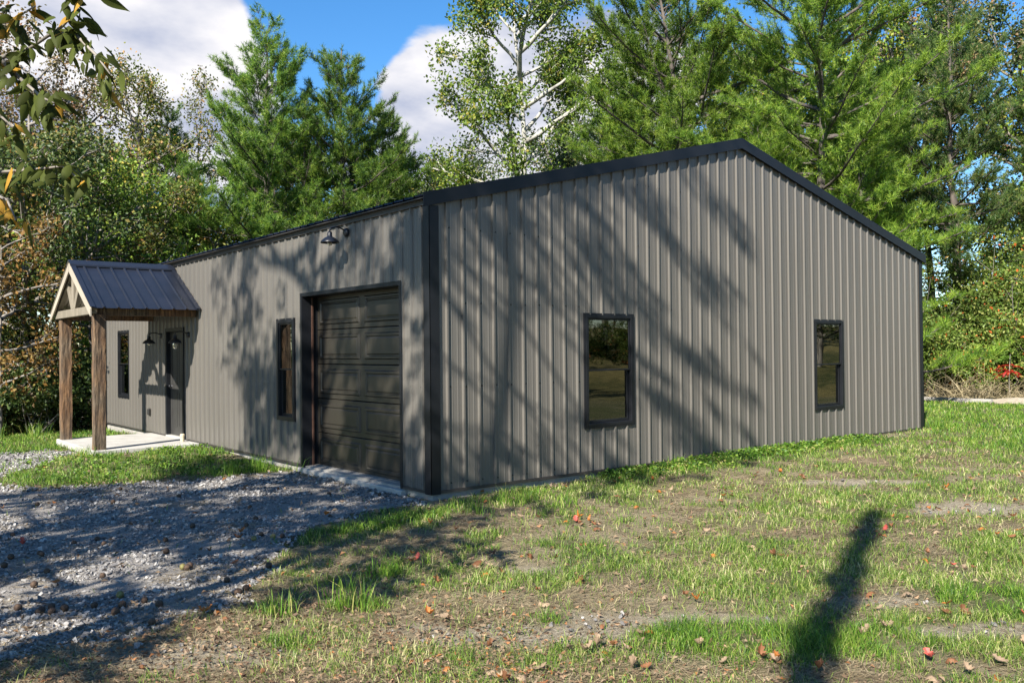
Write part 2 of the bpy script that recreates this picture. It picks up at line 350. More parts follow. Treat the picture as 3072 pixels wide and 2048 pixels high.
def ground_mat():
    m, N, L = new_mat('ground_soil'); out = N('ShaderNodeOutputMaterial'); p = N('ShaderNodeBsdfPrincipled'); L(p.outputs[0], out.inputs[0]); p.inputs['Roughness'].default_value = .95
    p.inputs['Specular IOR Level'].default_value = .2
    tc = N('ShaderNodeTexCoord')
    def noise(sc, det=8, ro=.6):
        n = N('ShaderNodeTexNoise'); n.inputs['Scale'].default_value = sc; n.inputs['Detail'].default_value = det; n.inputs['Roughness'].default_value = ro; L(tc.outputs['Object'], n.inputs[0]); return n.outputs[0]
    def ramp(src, a, ca, b, cb):
        r = N('ShaderNodeValToRGB'); r.color_ramp.elements[0].position = a; r.color_ramp.elements[1].position = b
        r.color_ramp.elements[0].color = (*ca, 1); r.color_ramp.elements[1].color = (*cb, 1); L(src, r.inputs[0]); return r.outputs[0]
    def mix(f, a, b):
        x = N('ShaderNodeMix'); x.data_type = 'RGBA'; L(f, x.inputs[0]); L(a, x.inputs[6]); L(b, x.inputs[7]); return x.outputs[2]
    def attr(n):
        a = N('ShaderNodeAttribute'); a.attribute_name = n; return a.outputs['Fac']
    soil = ramp(noise(7), .3, (.19,.150,.090), .7, (.36,.295,.195))
    fine = ramp(noise(55), .38, (.09,.065,.04), .62, (.36,.30,.20))
    a = N('ShaderNodeMath'); a.operation = 'MULTIPLY'; a.inputs[1].default_value = .55; L(noise(20), a.inputs[0])
    base = mix(a.outputs[0], soil, fine)
    sand = ramp(noise(34), .38, (.20,.165,.115), .62, (.40,.35,.265))
    base = mix(attr('sand'), base, sand)
    green = ramp(noise(24), .3, (.028,.045,.010), .7, (.115,.135,.040))
    base = mix(attr('cover'), base, green)
    wood = ramp(noise(9), .3, (.035,.028,.018), .7, (.11,.08,.045))
    base = mix(attr('woods'), base, wood)
    fld = ramp(noise(.11, 7), .42, (.030,.045,.012), .56, (.24,.19,.07))
    fl2 = ramp(noise(2.4, 10, .8), .40, (.025,.04,.01), .62, (.24,.20,.08))
    h = N('ShaderNodeMix'); h.data_type = 'RGBA'; h.inputs[0].default_value = .45; L(fld, h.inputs[6]); L(fl2, h.inputs[7]); fld = h.outputs[2]
    base = mix(attr('field'), base, fld)
    L(base, p.inputs['Base Color'])
    b = N('ShaderNodeBump'); b.inputs['Strength'].default_value = 1.0; b.inputs['Distance'].default_value = .04
    L(noise(38, 8, .75), b.inputs['Height']); L(b.outputs[0], p.inputs['Normal'])
    return m
M_GROUND = ground_mat()

# ------------------------------------------------------------------ building constants
W, LEN = 11.60, 13.79
HE, SL = 3.29, 0.248
PK = W/2

# ------------------------------------------------------------------ ground
def in_poly(x, y, poly):
    x = np.asarray(x); y = np.asarray(y); c = np.zeros(x.shape, bool); j = len(poly)-1
    for i in range(len(poly)):
        xi, yi = poly[i]; xj, yj = poly[j]
        if yi != yj: c ^= ((yi > y) != (yj > y)) & (x < (xj-xi)*(y-yi)/(yj-yi)+xi)
        j = i
    return c
DRIVE = [(0.0,0.02),(-.2,-.2),(-.75,-.22),(-1.3,-.35),(-1.75,-.45),(-2.05,-.9),(-2.5,-1.45),(-2.75,-1.85),(-3.05,-2.3),(-3.35,-2.62),(-4.0,-2.72),(-4.8,-2.85),(-6.2,-3.2),(-9,-3.4),(-11.5,-1.5),(-12,3),(-9.5,7.5),
         (-6,9.3),(-3.9,9.2),(-3.1,8.9),(-2.5,9.1),(-1.95,9.15),(-1.9,8.2),(-2.0,7.7),(-2.5,7.2),(-2.85,6.4),(-3.3,5.7),(-3.7,5.2),(-3.6,4.6),(-3.0,4.15),(-2.3,3.75),(-1.5,3.6),(-.8,3.55),(-.3,3.45),(0.0,3.40)]
def gz(x, y):
    x = np.asarray(x, float); y = np.asarray(y, float)
    z = -.085 + .045*(fbm(x*.6, y*.6, 3)-.5) + .022*(fbm(x*2.6, y*2.6, 5)-.5)
    z = z + .07*sst(1.5, 5.5, x)*sst(-6, 0, y)
    z = z + .03*sst(4.5, 6.5, y)*sst(-4, -1, x)*(1-sst(6.5, 9, y))
    z = z - .05*sst(8, 10.5, y)*(1-sst(-.5, .5, x)) - .035*np.clip(y-11.5, 0, 30)*(1-sst(9, 16, x))
    d = np.hypot(x-W/2, y-6)
    z = z + .24*np.clip(x-22.5, 0, 14)*sst(-14, 2, y)*sst(22.5, 25, x)
    # the meadow behind the photographer climbs gently
    s = np.clip((x+5.5)*.72 - (y+8.3)*.70 - 12, 0, 200)
    z = z + .055*np.clip(s-8, 0, 70)*(1-sst(-8, 6, y)) + .35*np.sin(s*.42)*sst(4, 14, s)*(1-sst(-8, 6, y))
    return z
def masks(x, y):
    """cover: how grassy, sand: bare pale sand, lush: thick green, straw: dry thatch"""
    x = np.asarray(x, float); y = np.asarray(y, float)
    n = fbm(x*.9+3.1, y*.9, 11); n2 = fbm(x*2.7, y*2.7+5, 23)
    cover = np.clip((n*.6+n2*.55-.50)*4.6+.50, 0, 1)
    cover = np.maximum(cover, .16)
    def blob(cx, cy, rx, ry, a=0):
        u = (x-cx)*math.cos(a)+(y-cy)*math.sin(a); v = -(x-cx)*math.sin(a)+(y-cy)*math.cos(a)
        w = (u/rx)**2 + (v/ry)**2 + (n2-.5)*2.4 + (fbm(x*9, y*9, 51)-.5)*1.6
        return 1-sst(.2, 1.5, w)
    aR = FA-math.pi/2
    sand = np.zeros_like(x)
    for cx, cy, rx, ry in ((-2.2,-4.25,.75,.26),(-1.65,-4.45,.55,.20),(-1.1,-4.9,.42,.16),(.15,-5.5,.75,.20),(3.95,-4.4,1.0,.35),(-1.15,-3.2,.45,.15),(-3.9,-3.3,.6,.25),(-.2,-6.0,.6,.15),(4.4,-2.6,.9,.25),(9.8,-.35,1.5,.25)):
        sand = np.maximum(sand, blob(cx, cy, rx, ry, aR if cy < -1 else 0))
    straw = np.maximum(blob(-1.7,-1.75,1.5,.75,.25), blob(-2.9,-2.35,1.1,.5,.2)*.9)
    straw = np.maximum(straw, blob(-3.9,-3.15,1.3,.42,.0)*.9)
    straw = np.maximum(straw, np.clip((fbm(x*1.3, y*1.3, 41)-.49)*6, 0, .85))
    # thick green growth: along the walls, the strip by the porch, the tongue at the corner
    lush = (1-sst(.35, 1.3, -y+.5*(n2-.5)*1.5))*sst(1.8, 3.6, x)*(1-sst(9.0, 9.8, x)+sst(11.4, 12, x))*(y < .3)
    lush = np.maximum(lush, sst(8.5, 12.5, x-.6*np.clip(y,-6,0))*np.clip(.80+(n-.5)*1.2, 0, 1)*(1-sst(19.8, 20.6, x)))
    strip = (x < .3)*sst(3.2, 3.9, y)*(1-sst(9, 12, y)*.3)*sst(-4.6, -3.2, x)
    lush = np.maximum(lush, strip*np.clip(.75+(n2-.5)*1.6, 0, 1))
    lush = np.maximum(lush, blob(-.75,-.72,1.15,.30,.18)); lush = np.maximum(lush, blob(.75,-.55,.8,.35,0)*.9)
    lush = np.maximum(lush, (y > 9)*(x < .5)*.85)
    for cx, cy, r in ((-2.75,-3.1,.20),(-3.2,-2.95,.13),(-2.15,-2.45,.28),(-1.6,-2.5,.25),(-3.35,-3.55,.16),(-1.9,-4.15,.11),(-1.2,-5.35,.5),(.7,-5.9,.4),(-2.2,-1.0,.14)):
        lush = np.maximum(lush, blob(cx, cy, r*1.4, r*.8, aR)*.95)
    dry = (1-sst(-3.9, -1.2, x+.5*(y+4)*.3+(n-.5)*2.2))*(1-sst(-2.9, -1.9, y))
    dry = np.maximum(dry, .75*(1-sst(-4.9, -4.1, y+.0*x+(n-.5)*1.5))*(1-sst(-2.6,-.8,x)))
    straw = np.maximum(straw, dry*np.clip(.55+(n2-.45)*2.2, .25, 1))
    cover = cover*(1-.80*dry)
    cover = cover*(1-.93*sand)*(1-.72*straw*(1-lush)); cover = np.clip(np.maximum(cover, lush), 0, 1)
    sand = sand*(1-lush)
    return cover, sand, lush, straw

def graded(lo, hi, flo, fhi, step, grow=1.22):
    a = list(np.arange(flo, fhi+step/2, step)); s = step
    while a[-1] < hi: s *= grow; a.append(a[-1]+s)
    s = step
    while a[0] > lo: s *= grow; a.insert(0, a[0]-s)
    return np.array(a)
def build_ground():
    xs = graded(-600, 700, -7, 14, .14); ys = graded(-700, 600, -8.5, 12, .14)
    X, Y = np.meshgrid(xs, ys, indexing='ij')
    Z = gz(X, Y)
    nx, ny = X.shape
    i = np.arange(nx*ny).reshape(nx, ny)
    f = np.stack([i[:-1,:-1], i[1:,:-1], i[1:,1:], i[:-1,1:]], -1).reshape(-1, 4)
    me = raw_mesh('ground', np.stack([X, Y, Z], -1).reshape(-1, 3), f, M_GROUND, True)
    c, s, l, st = masks(X.ravel(), Y.ravel())
    x, y = X.ravel(), Y.ravel()
    woods = np.maximum(sst(12.6, 14.5, y+.6*(fbm(x, y, 9)-.5))*(1-sst(30,40,-x)), 0)*(1-sst(9, 15, x)*(y < 14))
    woods = np.maximum(woods, sst(21.6, 23.5, x)*sst(-16, -8, y)*.8)
    sx = (x+5.5)*.72 - (y+8.3)*.70 - 12
    field = sst(2, 9, sx)*(1-sst(-9, -2, y))
    field = np.maximum(field, sst(20, 40, np.hypot(x-5, y))*(1-woods))
    for n, v in (('cover', c*.85), ('sand', s), ('woods', woods), ('field', field)):
        at = me.attributes.new(n, 'FLOAT', 'POINT'); at.data.foreach_set('value', np.asarray(v, np.float32))
    tag(link('ground', me), kind='structure')
build_ground()

def build_drive():
    st = .16
    xs = np.arange(-12.2, .05, st); ys = np.arange(-3.6, 9.6, st)
    X, Y = np.meshgrid(xs, ys, indexing='ij'); jx = (fbm(X*2.2, Y*2.2, 31)-.5)*.55; jy = (fbm(X*2.2+9, Y*2.2, 33)-.5)*.55
    ins = in_poly(X+jx, Y+jy, DRIVE)
    nx, ny = X.shape; i = np.arange(nx*ny).reshape(nx, ny)
    k = ins[:-1,:-1] & ins[1:,:-1] & ins[1:,1:] & ins[:-1,1:]
    k &= ~((X[:-1,:-1] > -1.95) & (Y[:-1,:-1] > 7.2))
    f = np.stack([i[:-1,:-1][k], i[1:,:-1][k], i[1:,1:][k], i[:-1,1:][k]], -1)
    used = np.unique(f); mp = -np.ones(nx*ny, int); mp[used] = np.arange(len(used))
    Z = gz(X, Y)+.006 + .010*(fbm(X*5, Y*5, 77)-.4)
    P = np.stack([X, Y, Z], -1).reshape(-1, 3)[used]
    tag(link('gravel_driveway', raw_mesh('gravel_driveway', P, mp[f], M_DRIVE, True)), kind='structure')
build_drive()

# ------------------------------------------------------------------ ribbed sheet metal
RIB = .2286
def sheet(mb, O, S, T, Nn, s0, s1, tb, ttop, openings=(), phase=0.0, minor=True, extra=(), flat=False, depth=.025):
    O, S, T, Nn = [np.asarray(a, float) for a in (O, S, T, Nn)]
    prof = [(-.021,0),(-.011,depth),(.011,depth),(.021,0)]
    if minor: prof += [(.060,0),(.067,.0028),(.079,.0028),(.086,0),(.142,0),(.149,.0028),(.161,.0028),(.168,0)]
    px = np.array([a for a, _ in prof]+[RIB-.021]); pd = np.array([d for _, d in prof]+[0.])
    def dep(s):
        if flat: return 0.
        u = (s-phase+.021) % RIB - .021
        return float(np.interp(u, px, pd))
    br = {s0, s1}
    if not flat:
        k = math.floor((s0-phase)/RIB)-1
        while phase+k*RIB-.04 < s1:
            for a, _ in prof:
                s = phase+k*RIB+a
                if s0 < s < s1: br.add(s)
            k += 1
    for o in openings:
        for s in o[:2]:
            if s0 < s < s1: br.add(s)
    for s in extra:
        if s0 < s < s1: br.add(s)
    br = sorted(br)
    for a, b in zip(br[:-1], br[1:]):
        if b-a < 1e-6: continue
        m = (a+b)/2
        spans = [(tb, None)]
        for (oa, ob, oz0, oz1) in sorted([o for o in openings if o[0]-1e-6 < m < o[1]+1e-6], key=lambda o: o[2]):
            lo, hi = spans.pop(); 
            if oz0 > lo+1e-6: spans.append((lo, oz0))
            spans.append((oz1, None))
        pa, pb = O+S*a+Nn*dep(a+1e-7), O+S*b+Nn*dep(b-1e-7)
        for lo, hi in spans:
            ha = ttop(a) if hi is None else hi; hb = ttop(b) if hi is None else hi
            mb.quad(pa+T*lo, pb+T*lo, pb+T*hb, pa+T*ha)
    return mb
X_, Y_, Z_ = V(1,0,0), V(0,1,0), V(0,0,1)

# openings
GABLE_W = [(2.423,3.321,.596,2.076), (7.812,8.694,.560,2.070)]
FRONT_W = [(3.558,4.127,.632,2.100), (11.850,12.726,.662,2.124)]
GAR = (.625,3.281,-.01,2.428)
DOOR = (8.335,9.358,-.01,2.095)

bld = thing('metal_building', 'long low taupe ribbed metal building with black trim and a small entry porch', 'building')
def gtop(s): return HE + SL*(s if s < PK else W-s)
# gable wall
ph = .2225
edges = [0.0] + [ph+RIB*(4*k+.0) for k in range(0, 13)] + [W]
edges = sorted(set(e for e in edges if e <= W))
if edges[-1]-edges[-2] < .15: edges.pop(-2)
for a, b in zip(edges[:-1], edges[1:]):
    m = MB(); sheet(m, (0,0,0), X_, Z_, -Y_, a, b, .0, gtop, GABLE_W, ph, extra=(PK,)); m.build('wall_panel', M_WALL, bld)
ph2 = .16
edges = [0.0] + [ph2+RIB*4*k for k in range(0, 16) if ph2+RIB*4*k < LEN] + [LEN]
for a, b in zip(edges[:-1], edges[1:]):
    if b-a < .02: continue
    m = MB(); sheet(m, (0,0,0), Y_, Z_, -X_, a, b, .0, lambda s: HE+.03, FRONT_W+[GAR, DOOR], ph2); m.build('wall_panel', M_WALL, bld)
m = MB(); sheet(m, (W,0,0), Y_, Z_, X_, 0, LEN, 0, lambda s: HE+.03, (), ph2); m.build('rear_wall', M_WALL, bld)
m = MB(); sheet(m, (0,LEN,0), X_, Z_, Y_, 0, W, 0, gtop, (), ph, extra=(PK,)); m.build('far_gable_wall', M_WALL, bld)
# inner lining, ceiling, floor
T_ = .14
m = MB(); sheet(m, (0,T_,0), X_, Z_, -Y_, T_, W-T_, .0, lambda s: 3.2, GABLE_W, flat=True)
sheet(m, (T_,0,0), Y_, Z_, -X_, T_, LEN-T_, .0, lambda s: 3.2, FRONT_W+[GAR, DOOR], flat=True)
sheet(m, (W-T_,0,0), Y_, Z_, X_, T_, LEN-T_, 0, lambda s: 3.2, flat=True); sheet(m, (0,LEN-T_,0), X_, Z_, Y_, T_, W-T_, 0, lambda s: 3.2, flat=True)
m.quad((T_,T_,3.2),(W-T_,T_,3.2),(W-T_,LEN-T_,3.2),(T_,LEN-T_,3.2))
m.build('inner_lining', M_IN, bld)
MB().box((T_+.005,T_+.005,-.05),(W-T_-.005,LEN-T_-.005,.004)).build('floor', M_INFL, bld)
# foundation with a lip at the garage
m = MB(); m.box((.012,.012,-.35),(W-.012,.30,-.003)); m.box((.012,.30,-.35),(.30,LEN-.012,-.003)); m.box((W-.3,.3,-.35),(W-.012,LEN-.012,-.003)); m.box((.3,LEN-.3,-.35),(W-.3,LEN-.012,-.003))
m.build('foundation', M_SLAB, bld)
MB().box((-.075,.55,-.30),(.010,3.36,-.028)).build('door_apron', M_CONC, bld, bevel=.008)
# base trim
m = MB(); m.box((.02,-.026,-.012),(W,-.0015,.022)); m.box((-.026,-.026,-.012),(-.0015,GAR[0],.022)); m.box((-.026,GAR[1],-.012),(-.0015,DOOR[0],.022)); m.box((-.026,DOOR[1],-.012),(-.0015,LEN,.022))
m.build('base_trim', M_DARKB, bld)
# corner trims
def corner(px, py, sx, sy, top):
    m = MB()
    x0, x1 = (px-.027, px+.105) if sx < 0 else (px-.105, px+.027)
    y0, y1 = (py-.027, py+.105) if sy < 0 else (py-.105, py+.027)
    fx = px-.027 if sx < 0 else px+.027; fy = py-.027 if sy < 0 else py+.027
    m.box((x0, fy, -.02),(x1, fy-sy*.006, top)); m.box((fx, y0, -.02),(fx-sx*.006, y1, top))
    m.build('corner_trim', M_BLACK, bld)
corner(0,0,-1,-1,HE-.005); corner(W,0,1,-1,HE-.005); corner(0,LEN,-1,1,HE); corner(W,LEN,1,1,HE)
# roof: two slopes with ribs, rake trims, eave trims, ridge cap
ca = 1/math.hypot(1, SL); sa = SL*ca
OV = .10
for side in (-1, 1):
    T = V(ca*-side, 0, sa) if side < 0 else V(-ca, 0, sa)
    T = V(ca, 0, sa) if side < 0 else V(-ca, 0, sa)
    Nn = V(-sa, 0, ca) if side < 0 else V(sa, 0, ca)
    xe = -OV if side < 0 else W+OV
    ze = HE+.115 - OV*SL
    ln = (PK+OV)/ca
    m = MB(); sheet(m, (xe,0,ze), Y_, T, Nn, -.03, LEN+.03, 0, lambda s: ln, (), ph2); m.build('roof_slope', M_ROOF, bld)
    m = MB(); sheet(m, V(xe,0,ze)-Nn*.012, Y_, T, Nn, -.02, LEN+.02, .01, lambda s: ln-.01, (), flat=True); m.build('roof_backer', M_DARKB, bld)
    # rake trims (both gables): L section
    for gy, sy in ((0,-1),(LEN,1)):
        a = V(xe-.02*(1 if side < 0 else -1), 0, HE+.125-OV*SL-.02*SL); b = V(PK, 0, HE+.125+PK*SL)
        lo = .158
        y0 = gy+sy*.062; y1 = gy+sy*.050
        m = MB(); m.prism([(a[0],y0,a[2]+.025),(b[0],y0,b[2]+.025),(b[0],y0,b[2]+.025-lo),(a[0],y0,a[2]+.025-lo)], (0,(y1-y0),0))
        m.prism([(a[0],y0,a[2]+.0252),(b[0],y0,b[2]+.0252),(b[0],gy-sy*.12,b[2]+.0252),(a[0],gy-sy*.12,a[2]+.0252)], (0,0,.004))
        m.prism([(a[0],y0-sy*.001,a[2]+.025-lo),(b[0],y0-sy*.001,b[2]+.025-lo),(b[0],gy+sy*.022,b[2]+.025-lo),(a[0],gy+sy*.022,a[2]+.025-lo)], (0,0,.004))
        m.build('rake_trim', M_BLACK, bld)
    # eave trim under the sheet edge
    x0 = -.034 if side < 0 else W+.034; s = -1 if side < 0 else 1
    m = MB(); m.box((x0, -.02, HE+.005),(x0-s*.010, LEN+.02, HE+.075)); m.box((x0, -.02, HE+.065),(x0+s*.062, LEN+.02, HE+.076))
    m.build('eave_trim', M_DARKB, bld)
m = MB()
for side in (-1,1):
    m.prism([(PK,-.04,HE+.148+PK*SL),(PK+side*.17,-.04,HE+.148+(PK-.17)*SL),(PK+side*.17,-.04,HE+.142+(PK-.17)*SL),(PK,-.04,HE+.142+PK*SL)], (0,LEN+.08,0))
m.build('ridge_cap', M_BLACK, bld)
# screws, three rows per wall
def screws(rows, n0, n1, phase, pos, nrm, top):
    m = MB()
    for z in rows:
        for k in range(n0, n1):
            s = phase+k*RIB+.045
            zz = z + rng.normal(0, .004)
            if zz > top(s)-.06: continue
            p = pos(s, zz); ok = True
            m.lathe([(.0001,.008),(.007,.007),(.011,.001),(.011,-.002)], p, 6, nrm)
    return m
m = screws((.09,1.20,2.18,3.05,3.9), 0, 50, ph, lambda s, z: V(s,0,z), -Y_, lambda s: gtop(s) if not any(o[0]-.05 < s < o[1]+.05 for o in GABLE_W) else 0)
tag(m.build('screw_row', M_SCREW, bld), kind='stuff')
m = screws((.09,1.20,2.18,3.15), 0, 60, ph2, lambda s, z: V(0,s,z), -X_, lambda s: (HE if s < LEN else 0) if not any(o[0]-.05 < s < o[1]+.05 for o in FRONT_W+[GAR, DOOR]) else 0)
tag(m.build('screw_row', M_SCREW, bld), kind='stuff')

# windows: P maps (s, out, z) to world
def window(o, gable, lab):
    s0, s1, z0, z1 = o
    Pm = (lambda s, d, z: (s, -d, z)) if gable else (lambda s, d, z: (-d, s, z))
    def bx(m, a, b): return m.box(Pm(*a), Pm(*b))
    win = link('window', None, bld); win['label'] = lab
    m = MB(); fw = .045; d0, d1 = -.09, .030
    bx(m,(s0,d0,z0),(s0+fw,d1,z1)); bx(m,(s1-fw,d0,z0),(s1,d1,z1)); bx(m,(s0+fw,d0,z1-fw),(s1-fw,d1,z1)); bx(m,(s0+fw,d0,z0),(s1-fw,d1,z0+fw))
    m.build('frame', M_BLACK, win, bevel=.004)
    m = MB(); e = .022  # J-trim round it
    bx(m,(s0-e,-.005,z0-e),(s0-.0005,.024,z1+e)); bx(m,(s1+.0005,-.005,z0-e),(s1+e,.024,z1+e)); bx(m,(s0-.0005,-.005,z1+.0005),(s1+.0005,.024,z1+e)); bx(m,(s0-.0005,-.005,z0-e),(s1+.0005,.026,z0-.0005))
    m.build('outer_trim', M_BLACK, win)
    zm = (z0+z1)/2+.012
    def sash(nm, za, zb, d, w):
        m = MB(); a, b = s0+fw+.001, s1-fw-.001
        bx(m,(a,d-.028,za),(a+w,d,zb)); bx(m,(b-w,d-.028,za),(b,d,zb)); bx(m,(a+w,d-.028,zb-w),(b-w,d,zb)); bx(m,(a+w,d-.028,za),(b-w,d,za+w))
        m.build(nm, M_BLACK, win, bevel=.003)
        m = MB(); bx(m,(a+w,d-.018,za+w),(b-w,d-.013,zb-w)); m.build('pane', M_GLASS, win)
        g = MB(); bx(g,(b-w-.014,d-.060,za+w),(b-w-.001,d-.030,zb-w)); g.build('sash_lining', M_MINT, win)
    sash('upper_sash', zm-.018, z1-fw-.001, .012, .022)
    sash('lower_sash', z0+fw+.001, zm+.018, -.024, .034)
    m = MB(); bx(m,(s0+.0005,-.125,z0-.012),(s1-.0005,d0-.001,z0+.02)); bx(m,(s0-.01,-.138,z0),(s0+.012,d0-.001,z1)); bx(m,(s1-.012,-.138,z0),(s1+.01,d0-.001,z1)); bx(m,(s0,-.138,z1-.012),(s1,d0-.001,z1+.01))
    m.build('jamb', M_MINT, win)
window(GABLE_W[0], True, 'wide black framed window nearer the black corner trim')
window(GABLE_W[1], True, 'black framed window nearer the rear corner with a lime container inside')
window(FRONT_W[0], False, 'narrow black framed window beside the garage door')
window(FRONT_W[1], False, 'far black framed window beyond the porch')

# garage door
gd = link('garage_door', None, bld); gd['label'] = 'dark brown raised panel garage door set back in the wall'
y0, y1, zb, zt = GAR[0], GAR[1], -.026, GAR[3]
xd = .215
nsec = 5; hs = (zt-zb)/nsec
for k in range(nsec):
    z0 = zb+k*hs; z1 = z0+hs
    m = MB(); m.box((xd, y0+.02, z0+.004),(xd+.045, y1-.02, z1-.004)); m.build('door_section', M_GDOOR, gd, bevel=.007)
    for (a, b) in ((y0+.115, (y0+y1)/2-.085), ((y0+y1)/2+.085, y1-.115)):
        za, zc = z0+.085, z1-.085
        m = MB()
        # moulded frame: outer lip, groove, raised field
        def ring(i0, d0, i1, d1):
            A = [(xd-d0,a+i0,za+i0),(xd-d0,b-i0,za+i0),(xd-d0,b-i0,zc-i0),(xd-d0,a+i0,zc-i0)]
            B = [(xd-d1,a+i1,za+i1),(xd-d1,b-i1,za+i1),(xd-d1,b-i1,zc-i1),(xd-d1,a+i1,zc-i1)]
            m.add(A+B, [(i,(i+1) % 4,(i+1) % 4+4,i+4) for i in range(4)])
        ring(-.018,-.001,0,.018); ring(0,.018,.026,.018); ring(.026,.018,.036,.003); ring(.036,.003,.046,.003); ring(.046,.003,.062,.012)
        m.quad((xd-.012,a+.062,za+.062),(xd-.012,b-.062,za+.062),(xd-.012,b-.062,zc-.062),(xd-.012,a+.062,zc-.062))
        m.build('raised_panel', M_GDOOR, gd)
m = MB()
for (a, b) in ((y0, y0+.018), (y1-.018, y1)): m.box((-.024, a, -.02),(.30, b, zt))
m.box((-.024, y0+.018, zt-.018),(.30, y1-.018, zt))
m.box((-.030,y0-.035,-.012),(-.0242,y0+.012,zt+.035)); m.box((-.030,y1-.012,-.012),(-.0242,y1+.035,zt+.035)); m.box((-.030,y0+.012,zt-.012),(-.0242,y1-.012,zt+.035))
m.build('door_jamb', M_BLACK, gd)
m = MB(); m.box((.118,y1-.042,-.02),(.140,y1-.0185,zt-.02)); m.build('weather_seal', M_STRIP, gd)
m = MB(); m.box((xd-.012,y0+.02,zb-.012),(xd+.03,y1-.02,zb+.002)); m.build('bottom_seal', M_BLACK, gd)
# entry door
ed = link('entry_door', None, bld); ed['label'] = 'dark grey entry door under the porch'
a, b, zt = DOOR[0], DOOR[1], DOOR[3]
m = MB(); m.box((-.028,a-.02,-.01),(.13,a+.055,zt+.02)); m.box((-.028,b-.055,-.01),(.13,b+.02,zt+.02)); m.box((-.028,a+.055,zt-.05),(.13,b-.055,zt+.02)); m.build('frame', M_BLACK, ed, bevel=.004)
m = MB(); m.box((.055,a+.057,.035),(.099,b-.057,zt-.052)); m.build('door_leaf', M_EDOOR, ed, bevel=.003)
for (za, zc) in ((.20,.88),(1.02,1.85)):
    for (ya, yb) in ((a+.16,(a+b)/2-.05),((a+b)/2+.05,b-.16)):
        m = MB(); m.box((.049,ya,za),(.0548,ya+.02,zc)); m.box((.049,yb-.02,za),(.0548,yb,zc)); m.box((.049,ya+.02,za),(.0548,yb-.02,za+.02)); m.box((.049,ya+.02,zc-.02),(.0548,yb-.02,zc)); m.build('door_moulding', M_EDOOR, ed)
m = MB(); m.lathe([(.001,-.06),(.022,-.058),(.028,-.045),(.024,-.03),(.011,-.02),(.011,-.006),(.03,-.004),(.03,.003)], (.0545,b-.125,.98), 14, (1,0,0)); m.build('door_knob', M_LAMP, ed, True)
MB().box((-.03,a,-.012),(.12,b,.03)).build('threshold', M_CONC, ed, bevel=.004)

# ---- porch parts
PR = 8.88; PF = -1.84; PE = 1.50; PZE = 2.40; PZR = 3.275
pr = link('porch_roof', None, bld); pr['label'] = 'small charcoal ribbed gable roof over the entry'
pl = math.hypot(PE, PZR-PZE); pc, ps = PE/pl, (PZR-PZE)/pl
for side in (-1, 1):
    T = V(0, -side*pc, ps); Nn = V(0, side*ps, pc)
    O = V(0, PR+side*PE, PZE)
    for (x0, x1) in ((PF, PF/2), (PF/2, -.003)):
        m = MB(); sheet(m, O, X_, T, Nn, x0, x1, -.01, lambda s: pl, (), PF+.20, minor=False); m.build('roof_panel', M_ROOF, pr)
    m = MB(); sheet(m, O-Nn*.006, X_, T, Nn, PF+.002, -.004, 0, lambda s: pl-.005, (), PF+.20, minor=False); m.build('panel_underside', M_BACKER, pr)
    # rake trim at the front: tan fly-rafter
    m = MB(); P0 = O+X_*(PF-.001); P1 = V(PF-.001, PR, PZR)
    m.prism([P0-Nn*.010+T*-.02, P1-Nn*.010, P1-Nn*.010-V(0,0,.15), P0-Nn*.010+T*-.02-V(0,0,.13)], (-.022,0,0)); m.build('rake_board', M_TAN, pr)
    m = MB(); m.prism([P0+Nn*.022+T*-.02+X_*-.024, P1+Nn*.022+X_*-.024, P1+Nn*.022+X_*.06, P0+Nn*.022+T*-.02+X_*.06], Nn*.005)
    m.build('rake_trim', M_ROOF if side < 0 else M_TAN, pr)
    # wall flashing
    m = MB(); m.prism([O+Nn*.024+X_*-.10, O+Nn*.024+T*pl+X_*-.10, O+Nn*.024+T*pl+X_*-.026, O+Nn*.024+X_*-.026], Nn*.004); m.build('wall_flashing', M_ROOF, pr)
    # eave beam on the posts
    yy = PR+side*1.25
    MB().box((PF+.06, yy-.05, 2.28),(-.03, yy+.05, 2.47)).build('eave_beam', M_BEAM, pr, bevel=.006)
m = MB()
for side in (-1,1):
    m.prism([(PF-.03,PR,PZR+.052),(PF-.03,PR+side*.17*pc,PZR+.052-.17*ps),(PF-.03,PR+side*.17*pc,PZR+.036-.17*ps),(PF-.03,PR,PZR+.036)], (1.84,0,0))
    m.prism([(PF-.03,PR+side*.17*pc,PZR+.052-.17*ps),(PF-.03,PR+side*.19*pc,PZR+.040-.19*ps),(PF-.03,PR+side*.19*pc,PZR+.018-.19*ps),(PF-.03,PR+side*.17*pc,PZR+.036-.17*ps)], (1.84,0,0))
m.build('ridge_cap', M_ROOF, pr)
